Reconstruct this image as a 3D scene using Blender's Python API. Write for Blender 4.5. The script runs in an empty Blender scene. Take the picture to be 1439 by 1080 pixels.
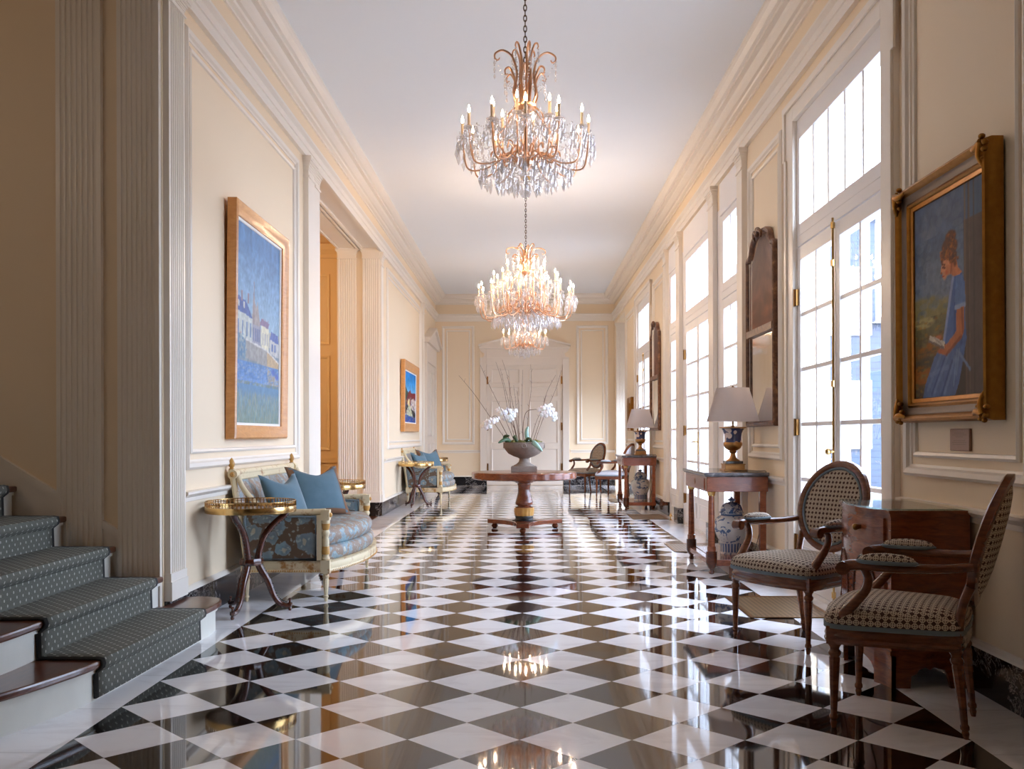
import bpy, bmesh, math, random
import numpy as np
from mathutils import Vector, Matrix
PI = math.pi
rnd = random.Random(7)
C = bpy.context.scene.collection
D = 0.43                      # diagonal of a floor tile
ROW = 3.6184                  # first row of tile tips
W = 2.09                      # half width of the hall
FAR = 22.1
CEIL = 4.44

# ------------------------------------------------------------------ helpers
def lin(c):
    def f(v):
        v /= 255.0
        return v / 12.92 if v <= 0.04045 else ((v + 0.055) / 1.055) ** 2.4
    return tuple(f(v) for v in c)

class MB:
    def __init__(s):
        s.bm = bmesh.new()
        s.uv = None
    def v(s, p):
        return s.bm.verts.new(p)
    def f(s, vs):
        try:
            return s.bm.faces.new(vs)
        except ValueError:
            return None
    def box(s, x0, x1, y0, y1, z0, z1):
        vs = [s.v((x, y, z)) for z in (z0, z1) for x, y in ((x0, y0), (x1, y0), (x1, y1), (x0, y1))]
        for q in ((3, 2, 1, 0), (4, 5, 6, 7), (0, 1, 5, 4), (1, 2, 6, 5), (2, 3, 7, 6), (3, 0, 4, 7)):
            s.f([vs[i] for i in q])
        return s
    def rings(s, rings, closed=True, cap0=True, cap1=True, loop=False):
        R = [[s.v(p) for p in r] for r in rings]
        n = len(R[0])
        m = len(R)
        for i in range(m if loop else m - 1):
            a, b = R[i], R[(i + 1) % m]
            for j in range(n if closed else n - 1):
                k = (j + 1) % n
                s.f([a[j], a[k], b[k], b[j]])
        if not loop and closed:
            if cap0: s.f(list(reversed(R[0])))
            if cap1: s.f(R[-1])
        return s
    def lathe(s, prof, segs=20, c=(0, 0, 0), flute=0, depth=0.0, fz=None, sx=1.0, sy=1.0):
        rr = []
        for r, z in prof:
            ring = []
            for i in range(segs):
                t = 2 * PI * i / segs
                q = r
                if flute and (fz is None or fz[0] <= z <= fz[1]):
                    q = r * (1 - depth * (0.5 - 0.5 * math.cos(flute * t)))
                ring.append((c[0] + q * math.cos(t) * sx, c[1] + q * math.sin(t) * sy, c[2] + z))
            rr.append(ring)
        return s.rings(rr)
    def tube(s, pts, rad, segs=8, closed=False, flat=1.0, up=None):
        P = [Vector(p) for p in pts]
        n = len(P)
        rads = rad if isinstance(rad, (list, tuple)) else [rad] * n
        T = []
        for i in range(n):
            a = P[(i - 1) % n] if (closed or i > 0) else P[i]
            b = P[(i + 1) % n] if (closed or i < n - 1) else P[i]
            d = (b - a)
            T.append(d.normalized() if d.length > 1e-9 else Vector((0, 0, 1)))
        ref = Vector(up) if up else (Vector((0, 0, 1)) if abs(T[0].z) < 0.9 else Vector((1, 0, 0)))
        N = (ref - T[0] * ref.dot(T[0])).normalized()
        rr = []
        for i in range(n):
            if up:
                N2 = ref - T[i] * ref.dot(T[i])
                if N2.length > 1e-4: N = N2.normalized()
            else:
                N = (N - T[i] * N.dot(T[i])).normalized()
            B = T[i].cross(N)
            r = rads[i]
            rr.append([P[i] + (N * math.cos(2 * PI * j / segs) + B * math.sin(2 * PI * j / segs) * flat) * r for j in range(segs)])
        return s.rings(rr, loop=closed)
    def sweep(s, path, prof, closed=False, side=1):
        """profile (a,b): a metres to the left of the path (times side), b metres up; mitred in plan"""
        n = len(path)
        P = [Vector(p) for p in path]
        rr = []
        for i in range(n):
            def nrm(a, b):
                d = (b - a); d.z = 0; d.normalize()
                return Vector((-d.y, d.x, 0))
            if closed or 0 < i < n - 1:
                n1 = nrm(P[i - 1], P[i]); n2 = nrm(P[i], P[(i + 1) % n])
                m = (n1 + n2)
                m = m / max(m.length_squared / 2, 0.2)
            elif i == 0: m = nrm(P[0], P[1])
            else: m = nrm(P[-2], P[-1])
            rr.append([P[i] + m * a * side + Vector((0, 0, b)) for a, b in prof])
        return s.rings(rr, loop=closed)
    def frame(s, o, u, v, n, w, h, prof):
        """moulding round a rectangle: prof = [(inset, projection)] closed profile; o lower corner"""
        o, u, v, n = Vector(o), Vector(u), Vector(v), Vector(n)
        rr = []
        for cu, cv, su, sv in ((0, 0, 1, 1), (w, 0, -1, 1), (w, h, -1, -1), (0, h, 1, -1)):
            rr.append([o + u * (cu + su * a) + v * (cv + sv * a) + n * b for a, b in prof])
        return s.rings(rr, loop=True)
    def prism(s, poly, a, b, fn):
        """poly of 2D points; fn(p, t) gives the 3D point at depth t"""
        r0 = [fn(p, a) for p in poly]; r1 = [fn(p, b) for p in poly]
        return s.rings([r0, r1])
    def grid(s, nu, nv, fn, closeu=False, uv=None):
        V = [[s.v(fn(i / (nu if closeu else nu - 1), j / (nv - 1))) for j in range(nv)] for i in range(nu)]
        for i in range(nu if closeu else nu - 1):
            for j in range(nv - 1):
                k = (i + 1) % nu
                s.f([V[i][j], V[k][j], V[k][j + 1], V[i][j + 1]])
        return V
    def ball(s, c, r, seg=10, ring=7, sz=1.0):
        prof = [(max(r * math.sin(PI * i / ring), 1e-4), -r * sz * math.cos(PI * i / ring)) for i in range(ring + 1)]
        return s.lathe(prof, seg, c)
    def build(s, name, mat, parent=None, smooth=None, bevel=0.0, weld=False, recalc=True):
        if weld: bmesh.ops.remove_doubles(s.bm, verts=s.bm.verts, dist=1e-5)
        if recalc: bmesh.ops.recalc_face_normals(s.bm, faces=s.bm.faces)
        me = bpy.data.meshes.new(name)
        s.bm.to_mesh(me); s.bm.free()
        o = bpy.data.objects.new(name, me)
        C.objects.link(o)
        for m in (mat if isinstance(mat, (list, tuple)) else [mat]):
            me.materials.append(m)
        if parent is not None: o.parent = parent
        if smooth is not None:
            for p in me.polygons: p.use_smooth = True
            try: me.set_sharp_from_angle(angle=math.radians(smooth))
            except Exception: pass
        if bevel:
            b = o.modifiers.new('bevel', 'BEVEL'); b.width = bevel; b.segments = 2; b.limit_method = 'ANGLE'
        return o

def spline(pts, n=8, closed=False):
    P = [Vector(p) for p in pts]
    out = []
    m = len(P)
    for i in range(m if closed else m - 1):
        g = lambda k: P[k % m] if closed else P[min(max(k, 0), m - 1)]
        p0, p1, p2, p3 = g(i - 1), g(i), g(i + 1), g(i + 2)
        for j in range(n):
            t = j / n
            out.append(0.5 * ((2 * p1) + (p2 - p0) * t + (2 * p0 - 5 * p1 + 4 * p2 - p3) * t * t + (3 * p1 - p0 - 3 * p2 + p3) * t ** 3))
    if not closed: out.append(P[-1])
    return out
def lerp_list(vals, n):
    out = []
    for i in range(n):
        t = i / (n - 1) * (len(vals) - 1)
        k = min(int(t), len(vals) - 2)
        out.append(vals[k] + (vals[k + 1] - vals[k]) * (t - k))
    return out

def tag(o, label, cat, group=None, kind=None):
    o['label'] = label; o['category'] = cat
    if group: o['group'] = group
    if kind: o['kind'] = kind
    return o
def thing(name, label, cat, loc=(0, 0, 0), rz=0.0, group=None):
    o = bpy.data.objects.new(name, None); C.objects.link(o)
    o.empty_display_size = 0.1
    o.location = loc; o.rotation_euler = (0, 0, rz)
    return tag(o, label, cat, group)
def struct(o):
    o['kind'] = 'structure'
    return o
def kids(o):
    return [c for c in bpy.data.objects if c.parent is o]
def dup(root, loc, rz, label, group=None):
    def cp(o, par):
        c = o.copy(); C.objects.link(c)
        if par is not None: c.parent = par
        for k in kids(o): cp(k, c)
        return c
    r = cp(root, None)
    r.location = loc; r.rotation_euler = (root.rotation_euler[0], root.rotation_euler[1], rz)
    r['label'] = label
    if group: r['group'] = group
    return r

# ------------------------------------------------------------------ materials
class NT:
    def __init__(s, name):
        s.m = bpy.data.materials.new(name); s.m.use_nodes = True
        s.t = s.m.node_tree; s.b = s.t.nodes['Principled BSDF']; s.out = s.t.nodes['Material Output']
    def n(s, typ, **kw):
        k = s.t.nodes.new(typ)
        for a, b in kw.items(): setattr(k, a, b)
        return k
    def l(s, a, b): s.t.links.new(a, b)
    def val(s, sock, v):
        if hasattr(v, 'is_output'): s.l(v, sock)
        else: sock.default_value = v
    def math(s, op, a, b=None, c=None):
        k = s.n('ShaderNodeMath', operation=op)
        s.val(k.inputs[0], a)
        if b is not None: s.val(k.inputs[1], b)
        if c is not None: s.val(k.inputs[2], c)
        return k.outputs[0]
    def mix(s, f, a, b):
        k = s.n('ShaderNodeMix', data_type='RGBA')
        s.val(k.inputs[0], f)
        s.val(k.inputs[6], a if hasattr(a, 'is_output') else (*a[:3], 1))
        s.val(k.inputs[7], b if hasattr(b, 'is_output') else (*b[:3], 1))
        return k.outputs[2]
    def obj(s): return s.n('ShaderNodeTexCoord').outputs['Object']
    def xyz(s, vec=None):
        k = s.n('ShaderNodeSeparateXYZ'); s.l(vec if vec is not None else s.obj(), k.inputs[0]); return k.outputs
    def noise(s, vec, scale, detail=3, rough=0.5, dist=0.0):
        k = s.n('ShaderNodeTexNoise'); k.inputs['Scale'].default_value = scale; k.inputs['Detail'].default_value = detail
        k.inputs['Roughness'].default_value = rough; k.inputs['Distortion'].default_value = dist
        s.l(vec, k.inputs['Vector']); return k.outputs['Fac']
    def ramp(s, fac, stops, interp='LINEAR'):
        k = s.n('ShaderNodeValToRGB'); r = k.color_ramp; r.interpolation = interp
        while len(r.elements) < len(stops): r.elements.new(0.5)
        for e, (p, c) in zip(r.elements, stops):
            e.position = p; e.color = (*c[:3], 1) if not isinstance(c, (int, float)) else (c, c, c, 1)
        s.l(fac, k.inputs[0]); return k.outputs[0]
    def scale(s, vec, sc):
        k = s.n('ShaderNodeMapping'); k.inputs['Scale'].default_value = sc; s.l(vec, k.inputs[0]); return k.outputs[0]
    def set(s, color=None, rough=None, metal=None, bump=None, strength=0.2, dist=0.01, **kw):
        if color is not None: s.val(s.b.inputs['Base Color'], color if hasattr(color, 'is_output') else (*color[:3], 1))
        if rough is not None: s.val(s.b.inputs['Roughness'], rough)
        if metal is not None: s.val(s.b.inputs['Metallic'], metal)
        if bump is not None:
            k = s.n('ShaderNodeBump'); k.inputs['Strength'].default_value = strength; k.inputs['Distance'].default_value = dist
            s.l(bump, k.inputs['Height']); s.l(k.outputs[0], s.b.inputs['Normal'])
        for a, b in kw.items(): s.val(s.b.inputs[a.replace('_', ' ')], b)
        return s.m

def paint(name, rgb, rough=0.5, var=0.04, sc=3.0):
    t = NT(name); c = lin(rgb); o = t.obj()
    n = t.noise(o, sc, 4)
    return t.set(color=t.mix(n, tuple(v * (1 - var) for v in c), tuple(min(1, v * (1 + var)) for v in c)), rough=rough)
def wood(name, dark, light, rough=0.25, sc=(3, 3, 14), scale=3.0):
    t = NT(name); o = t.obj()
    v = t.scale(o, sc)
    n = t.noise(v, scale, 6, 0.6, 1.2)
    n2 = t.noise(o, 2.0, 2)
    col = t.ramp(n, [(0.25, lin(dark)), (0.75, lin(light))])
    col = t.mix(t.math('MULTIPLY', n2, 0.35), col, lin(dark))
    return t.set(color=col, rough=rough, bump=n, strength=0.05, dist=0.003, Coat_Weight=0.35, Coat_Roughness=0.12)
def metal(name, rgb, rough=0.25, var=0.15):
    t = NT(name); c = lin(rgb); n = t.noise(t.obj(), 30, 3)
    return t.set(color=t.mix(n, tuple(v * (1 - var) for v in c), c), rough=rough, metal=1.0)

M = {}
M['yellow'] = paint('cream_yellow_wall_paint', (238, 217, 186), 0.55, 0.02, 1.2)
M['trimw'] = paint('ivory_trim_paint', (236, 226, 212), 0.35, 0.015, 2.0)
M['doorw'] = paint('ivory_door_paint', (229, 217, 203), 0.35, 0.015, 2.0)
M['winw'] = paint('white_window_paint', (236, 232, 230), 0.35, 0.015, 2.0)
M['ceil'] = paint('white_ceiling_paint', (240, 242, 243), 0.7, 0.01, 0.8)
M['orange'] = paint('amber_room_paint', (232, 200, 148), 0.55, 0.02, 1.2)
M['stairwhite'] = paint('worn_white_riser_paint', (226, 224, 212), 0.4, 0.07, 9.0)
M['mahog'] = wood('dark_mahogany', (52, 22, 12), (104, 50, 28), 0.22)
M['walnut'] = wood('chair_walnut', (76, 36, 18), (140, 76, 40), 0.25)
M['console'] = wood('console_mahogany', (104, 50, 30), (168, 94, 60), 0.22)
M['cabwood'] = wood('cabinet_mahogany', (90, 36, 18), (156, 76, 36), 0.2)
M['tread'] = wood('stair_tread_oak', (62, 30, 16), (110, 58, 32), 0.28, (14, 2, 3))
M['rose'] = wood('rosewood_table', (78, 34, 20), (150, 80, 46), 0.2, (5, 5, 16))
M['oakframe'] = wood('honey_wood_frame', (196, 128, 60), (228, 164, 96), 0.4, (3, 3, 10))
M['gilt'] = metal('old_gilt', (176, 122, 54), 0.4, 0.5)
M['brass'] = metal('polished_brass', (216, 178, 116), 0.2, 0.12)
M['goldglass'] = metal('chandelier_gilt', (232, 182, 144), 0.3, 0.1)
M['darkmetal'] = metal('bronze_chain', (96, 76, 56), 0.4, 0.2)
M['plaque'] = paint('copper_plaque', (158, 122, 104), 0.4, 0.03)
M['black'] = paint('black_paint', (22, 21, 22), 0.35, 0.1)
M['bronze'] = metal('hinge_bronze', (150, 108, 60), 0.35, 0.2)

def mk_floor():
    t = NT('checkered_marble_floor'); x, y, z = t.xyz()
    X = t.math('DIVIDE', x, D); Y = t.math('DIVIDE', t.math('SUBTRACT', y, ROW), D)
    u = t.math('ADD', X, Y); v = t.math('SUBTRACT', X, Y)
    fs = t.math('ADD', t.math('FLOOR', u), t.math('FLOOR', v))
    odd = t.math('GREATER_THAN', t.math('ABSOLUTE', t.math('MODULO', fs, 2.0)), 0.5)
    ax = t.math('ABSOLUTE', x)
    field = t.math('LESS_THAN', ax, 4 * D)
    field = t.math('MULTIPLY', field, t.math('LESS_THAN', y, ROW + 42 * D))
    blk = t.math('MULTIPLY', odd, field)
    o = t.obj()
    # per tile tone
    k = t.n('ShaderNodeCombineXYZ'); t.l(t.math('FLOOR', u), k.inputs[0]); t.l(t.math('FLOOR', v), k.inputs[1])
    wn = t.n('ShaderNodeTexWhiteNoise', noise_dimensions='3D'); t.l(k.outputs[0], wn.inputs[0])
    vein = t.noise(t.scale(o, (1, 2.4, 1)), 1.6, 8, 0.62, 1.6)
    vw = t.ramp(vein, [(0.42, lin((238, 236, 238))), (0.5, lin((248, 247, 249))), (0.8, lin((252, 252, 253)))])
    vw = t.mix(t.math('MULTIPLY', wn.outputs[0], 0.10), vw, lin((214, 210, 212)))
    vb = t.ramp(t.noise(t.scale(o, (2, 1, 1)), 3.5, 6, 0.6, 2.0), [(0.3, lin((16, 13, 14))), (0.62, lin((24, 20, 20))), (0.74, lin((40, 33, 31)))])
    vb = t.mix(t.math('MULTIPLY', wn.outputs[0], 0.5), vb, lin((34, 26, 24)))
    col = t.mix(blk, vw, vb)
    # joints
    fu = t.math('ABSOLUTE', t.math('SUBTRACT', t.math('FRACT', u), 0.5))
    fv = t.math('ABSOLUTE', t.math('SUBTRACT', t.math('FRACT', v), 0.5))
    j = t.math('MULTIPLY', t.math('GREATER_THAN', t.math('MAXIMUM', fu, fv), 0.4955), field)
    yb = t.math('ABSOLUTE', t.math('SUBTRACT', t.math('FRACT', t.math('DIVIDE', t.math('SUBTRACT', y, 4.02), 0.56)), 0.5))
    jb = t.math('MULTIPLY', t.math('GREATER_THAN', yb, 0.497), t.math('SUBTRACT', 1.0, field))
    col = t.mix(t.math('MULTIPLY', t.math('MAXIMUM', j, jb), 0.55), col, lin((92, 84, 80)))
    t.set(color=col, rough=0.04, IOR=1.72)
    # each tile is laid a hair out of level
    bt = t.n('ShaderNodeVectorMath', operation='MULTIPLY_ADD')
    sb = t.n('ShaderNodeVectorMath', operation='SUBTRACT'); t.l(wn.outputs[1], sb.inputs[0]); sb.inputs[1].default_value = (0.5, 0.5, 0.5)
    bt.inputs[1].default_value = (0.003, 0.003, 0.0)
    t.l(sb.outputs[0], bt.inputs[0])
    g = t.n('ShaderNodeNewGeometry'); t.l(g.outputs['Normal'], bt.inputs[2])
    nn = t.n('ShaderNodeVectorMath', operation='NORMALIZE'); t.l(bt.outputs[0], nn.inputs[0])
    t.l(nn.outputs[0], t.b.inputs['Normal'])
    return t.m
M['floor'] = mk_floor()

def mk_blackmarble():
    t = NT('black_veined_marble'); o = t.obj()
    n = t.noise(o, 7, 10, 0.68, 2.5)
    d = t.math('ABSOLUTE', t.math('SUBTRACT', n, 0.5))
    n2 = t.noise(o, 4, 3)
    ve = t.math('MULTIPLY', t.math('SUBTRACT', 1.0, t.math('MULTIPLY', d, 60.0)), t.math('GREATER_THAN', n2, 0.47))
    ve = t.math('MAXIMUM', ve, 0.0)
    return t.set(color=t.mix(ve, lin((26, 24, 27)), lin((196, 190, 186))), rough=0.12)
M['bmarble'] = mk_blackmarble()
def mk_greymarble():
    t = NT('grey_marble_top'); o = t.obj()
    n = t.noise(o, 5, 8, 0.65, 2.0)
    return t.set(color=t.ramp(n, [(0.3, lin((62, 60, 64))), (0.55, lin((96, 94, 98))), (0.7, lin((150, 146, 148)))]), rough=0.12)
M['gmarble'] = mk_greymarble()

def mk_carpet():
    t = NT('dotted_stair_carpet')
    uv = t.n('ShaderNodeUVMap', uv_map='UVMap').outputs[0]
    x, y, z = t.xyz(uv)
    px, py = 0.054, 0.054
    def dots(ox, oy):
        a = t.math('SUBTRACT', t.math('FRACT', t.math('ADD', t.math('DIVIDE', x, px), ox)), 0.5)
        b = t.math('SUBTRACT', t.math('FRACT', t.math('ADD', t.math('DIVIDE', y, py), oy)), 0.5)
        r = t.math('ADD', t.math('POWER', t.math('MULTIPLY', a, 1.0), 2.0), t.math('POWER', t.math('MULTIPLY', b, 0.75), 2.0))
        return t.math('LESS_THAN', r, 0.0095)
    d = t.math('MAXIMUM', dots(0, 0), dots(0.5, 0.5))
    edge = t.math('ABSOLUTE', x)
    eb = t.math('GREATER_THAN', edge, 0.575)
    n = t.noise(uv, 160, 2)
    base = t.mix(n, lin((78, 80, 73)), lin((113, 112, 101)))
    col = t.mix(t.math('MULTIPLY', d, 0.8), base, lin((184, 184, 172)))
    col = t.mix(eb, col, lin((46, 46, 44)))
    return t.set(color=col, rough=0.95, bump=n, strength=0.4, dist=0.004)
M['carpet'] = mk_carpet()

def mk_lattice():
    t = NT('brown_cream_lattice_fabric'); x, y, z = t.xyz()
    s = 1 / 0.026
    N = t.n('ShaderNodeSeparateXYZ'); t.l(t.n('ShaderNodeTexCoord').outputs['Normal'], N.inputs[0])
    sx = t.math('GREATER_THAN', t.math('ABSOLUTE', N.outputs[0]), 0.75); sz = t.math('GREATER_THAN', t.math('ABSOLUTE', N.outputs[2]), 0.6)
    def pick(f, p, q): return t.math('ADD', t.math('MULTIPLY', p, t.math('SUBTRACT', 1.0, f)), t.math('MULTIPLY', q, f))
    a = t.math('MULTIPLY', pick(sx, x, y), s); b = t.math('MULTIPLY', pick(sz, z, y), s)
    u = t.math('ADD', a, b); v = t.math('SUBTRACT', a, b)
    def tri(q, o): return t.math('ABSOLUTE', t.math('SUBTRACT', t.math('FRACT', t.math('ADD', q, o)), 0.5))
    ln = t.math('MINIMUM', tri(u, 0.0), tri(v, 0.0))
    l1 = t.math('LESS_THAN', ln, 0.10)
    cr = t.math('MINIMUM', tri(a, 0.0), tri(b, 0.0))
    l2 = t.math('LESS_THAN', cr, 0.075)
    p = t.math('MAXIMUM', l1, l2)
    dot = t.math('LESS_THAN', t.math('ADD', t.math('POWER', tri(u, 0.0), 2), t.math('POWER', tri(v, 0.0), 2)), 0.012)
    p = t.math('SUBTRACT', p, t.math('MULTIPLY', dot, p))
    return t.set(color=t.mix(p, lin((74, 46, 38)), lin((214, 196, 172))), rough=0.85)
M['lattice'] = mk_lattice()
M['piping'] = paint('grey_blue_gimp', (118, 130, 136), 0.8, 0.08, 40)
def mk_palefab():
    t = NT('pale_blue_fabric'); n = t.noise(t.obj(), 60, 3)
    return t.set(color=t.mix(n, lin((188, 186, 192)), lin((222, 220, 222))), rough=0.85)
M['palefab'] = mk_palefab()

def mk_floral(name, ground, big=9.0, plain=0.35):
    t = NT(name); o = t.obj()
    w = t.noise(o, 5.0, 4, 0.6)
    vo = t.n('ShaderNodeTexVoronoi'); vo.inputs['Scale'].default_value = big; vo.inputs['Randomness'].default_value = 0.9
    k = t.n('ShaderNodeVectorMath', operation='MULTIPLY_ADD'); 
    ns = t.n('ShaderNodeTexNoise'); ns.inputs['Scale'].default_value = 14; t.l(o, ns.inputs['Vector'])
    t.l(ns.outputs['Color'], k.inputs[0]); k.inputs[1].default_value = (0.09, 0.09, 0.09); t.l(o, k.inputs[2])
    t.l(k.outputs[0], vo.inputs['Vector'])
    fl = t.ramp(vo.outputs['Distance'], [(0.0, lin((202, 196, 172))), (0.14, lin((206, 200, 178))), (0.2, lin((120, 148, 160))), (0.46, lin((140, 164, 172))), (0.52, lin(ground)), (1.0, lin(ground))], 'LINEAR')
    vo2 = t.n('ShaderNodeTexVoronoi'); vo2.inputs['Scale'].default_value = big * 3.1; t.l(k.outputs[0], vo2.inputs['Vector'])
    lf = t.ramp(vo2.outputs['Distance'], [(0.0, 1.0), (0.22, 1.0), (0.3, 0.0)])
    col = t.mix(t.math('MULTIPLY', lf, 0.55), fl, lin((186, 186, 168)))
    sel = t.ramp(w, [(0.40, 0.0), (0.5, 1.0)])
    col = t.mix(t.math('MULTIPLY', sel, plain), col, t.mix(lf, lin(ground), lin((150, 168, 172))))
    return t.set(color=col, rough=0.6, bump=vo2.outputs['Distance'], strength=0.15, dist=0.004)
M['floral'] = mk_floral('taupe_blue_floral_brocade', (104, 82, 62), 9.0)
M['floral_light'] = mk_floral('silver_blue_floral_brocade', (142, 122, 106), 13.0, 0.45)
def mk_velvet():
    t = NT('teal_blue_velvet'); n = t.noise(t.obj(), 12, 4)
    return t.set(color=t.mix(n, lin((64, 94, 108)), lin((92, 120, 132))), rough=0.7, Sheen_Weight=0.35, Sheen_Roughness=0.4)
M['velvet'] = mk_velvet()
M['browntrim'] = paint('brown_velvet_border', (124, 88, 62), 0.8, 0.15, 20)
def mk_cream_gilt():
    t = NT('cream_and_gilt_paint'); o = t.obj()
    n = t.noise(o, 14, 5, 0.65)
    f = t.ramp(n, [(0.54, 0.0), (0.66, 1.0)])
    return t.set(color=t.mix(f, lin((222, 204, 166)), lin((176, 122, 62))), rough=0.42)
M['cream'] = mk_cream_gilt()
M['goldpaint'] = paint('gold_leaf_paint', (196, 146, 74), 0.35, 0.2, 20)
def mk_stone():
    t = NT('weathered_urn_stone'); n = t.noise(t.obj(), 16, 6, 0.65)
    return t.set(color=t.mix(n, lin((108, 94, 84)), lin((156, 142, 130))), rough=0.8, bump=n, strength=0.3, dist=0.006)
M['stone'] = mk_stone()
M['twig'] = paint('brown_twig', (112, 84, 66), 0.8, 0.2, 30)
M['petal'] = paint('white_orchid_petal', (246, 244, 244), 0.5, 0.02, 20)
M['petal'].node_tree.nodes['Principled BSDF'].inputs['Subsurface Weight'].default_value = 0.15
M['leaf'] = paint('dark_green_leaf', (52, 84, 50), 0.45, 0.25, 20)
M['paleleaf'] = paint('pale_grey_green_leaf', (150, 182, 168), 0.5, 0.12, 20)
M['moss'] = paint('green_brown_moss', (104, 98, 46), 0.95, 0.5, 40)

def mk_porcelain():
    t = NT('blue_white_porcelain'); o = t.obj(); x, y, z = t.xyz(o)
    n = t.noise(o, 13, 5, 0.6, 1.5); n2 = t.noise(o, 34, 4, 0.6)
    m = t.math('MULTIPLY', t.math('GREATER_THAN', n, 0.56), t.math('GREATER_THAN', n2, 0.42))
    band = t.math('MULTIPLY', t.math('GREATER_THAN', z, 0.02), t.math('LESS_THAN', z, 0.095))
    a = t.math('ARCTAN2', y, x)
    pet = t.math('GREATER_THAN', t.math('SINE', t.math('MULTIPLY', a, 24.0)), -0.45)
    m = t.math('MAXIMUM', t.math('MULTIPLY', m, t.math('SUBTRACT', 1.0, band)), t.math('MULTIPLY', band, pet))
    neck = t.math('MULTIPLY', t.math('GREATER_THAN', z, 0.335), t.math('LESS_THAN', z, 0.35))
    m = t.math('MAXIMUM', m, neck)
    blue = t.mix(n2, lin((44, 72, 122)), lin((104, 132, 172)))
    return t.set(color=t.mix(m, lin((216, 218, 218)), blue), rough=0.12)
M['porc'] = mk_porcelain()
def mk_lidporc():
    t = NT('blue_lid_porcelain'); o = t.obj(); n = t.noise(o, 22, 5, 0.6, 1.0)
    return t.set(color=t.mix(t.math('GREATER_THAN', n, 0.51), lin((64, 90, 134)), lin((198, 202, 206))), rough=0.12)
M['lidporc'] = mk_lidporc()
def mk_urnblue():
    t = NT('cobalt_flowered_porcelain'); o = t.obj(); n = t.noise(o, 26, 4, 0.6, 0.5)
    vo = t.n('ShaderNodeTexVoronoi'); vo.inputs['Scale'].default_value = 16; t.l(o, vo.inputs['Vector'])
    f = t.math('LESS_THAN', vo.outputs['Distance'], 0.42)
    c = t.mix(n, lin((206, 170, 160)), lin((240, 226, 214)))
    return t.set(color=t.mix(f, lin((50, 60, 104)), c), rough=0.12)
M['urnblue'] = mk_urnblue()
M['lampgold'] = metal('gilt_porcelain', (190, 142, 88), 0.34, 0.2)
def mk_shade():
    t = NT('linen_lamp_shade'); n = t.noise(t.scale(t.obj(), (1, 1, 0.2)), 60, 3)
    t.set(color=t.mix(n, lin((244, 230, 224)), lin((250, 240, 234))), rough=0.9)
    tr = t.n('ShaderNodeBsdfTranslucent'); tr.inputs[0].default_value = (*lin((252, 242, 236)), 1)
    mx = t.n('ShaderNodeMixShader'); mx.inputs[0].default_value = 0.8
    t.l(t.b.outputs[0], mx.inputs[1]); t.l(tr.outputs[0], mx.inputs[2]); t.l(mx.outputs[0], t.out.inputs[0])
    return t.m
M['shade'] = mk_shade()

def mk_glass(name, tint=(0.97, 0.985, 1.0)):
    t = NT(name)
    tr = t.n('ShaderNodeBsdfTransparent'); tr.inputs[0].default_value = (*tint, 1)
    gl = t.n('ShaderNodeBsdfGlossy'); gl.inputs['Roughness'].default_value = 0.01
    fr = t.n('ShaderNodeFresnel'); fr.inputs[0].default_value = 1.5
    g = t.n('ShaderNodeNewGeometry')
    f = t.math('MULTIPLY', fr.outputs[0], t.math('SUBTRACT', 1.0, g.outputs['Backfacing']))
    mx = t.n('ShaderNodeMixShader'); t.l(f, mx.inputs[0]); t.l(tr.outputs[0], mx.inputs[1]); t.l(gl.outputs[0], mx.inputs[2])
    t.l(mx.outputs[0], t.out.inputs[0])
    return t.m
M['pane'] = mk_glass('window_glass')
M['tableglass'] = mk_glass('protective_glass_sheet', (0.9, 0.97, 0.95))
def mk_crystal():
    t = NT('cut_crystal')
    tr = t.n('ShaderNodeBsdfTransparent'); tr.inputs[0].default_value = (0.985, 0.98, 0.98, 1)
    gl = t.n('ShaderNodeBsdfGlossy'); gl.inputs['Roughness'].default_value = 0.12; gl.inputs[0].default_value = (1.0, 0.98, 0.97, 1)
    tl = t.n('ShaderNodeBsdfTranslucent'); tl.inputs[0].default_value = (0.96, 0.94, 0.94, 1)
    df = t.n('ShaderNodeBsdfDiffuse'); df.inputs[0].default_value = (0.96, 0.94, 0.94, 1)
    m0 = t.n('ShaderNodeMixShader'); m0.inputs[0].default_value = 0.5; t.l(tl.outputs[0], m0.inputs[1]); t.l(df.outputs[0], m0.inputs[2])
    m1 = t.n('ShaderNodeMixShader'); m1.inputs[0].default_value = 0.22
    t.l(tr.outputs[0], m1.inputs[1]); t.l(m0.outputs[0], m1.inputs[2])
    fr = t.n('ShaderNodeFresnel'); fr.inputs[0].default_value = 1.6
    m2 = t.n('ShaderNodeMixShader'); t.l(t.math('ADD', t.math('MULTIPLY', fr.outputs[0], 0.6), 0.06), m2.inputs[0]); t.l(m1.outputs[0], m2.inputs[1]); t.l(gl.outputs[0], m2.inputs[2])
    t.l(m2.outputs[0], t.out.inputs[0])
    return t.m
M['crystal'] = mk_crystal()
def mk_emit(name, rgb, strength):
    t = NT(name); c = lin(rgb)
    return t.set(color=c, rough=0.4, Emission_Color=(*c, 1), Emission_Strength=strength)
M['bulb'] = mk_emit('lit_flame_bulb', (255, 222, 190), 360.0)
M['dimbulb'] = mk_emit('soft_lit_flame_bulb', (255, 216, 178), 150.0)
M['candle'] = paint('ivory_candle_sleeve', (240, 214, 178), 0.5, 0.03)
def mk_mirror():
    t = NT('antique_mirror_glass'); n = t.noise(t.obj(), 8, 6, 0.7)
    return t.set(color=t.mix(n, (0.62, 0.58, 0.52), (0.78, 0.74, 0.68)), metal=1.0, rough=t.ramp(n, [(0.35, 0.02), (0.8, 0.12)]))
M['mirror'] = mk_mirror()
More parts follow.
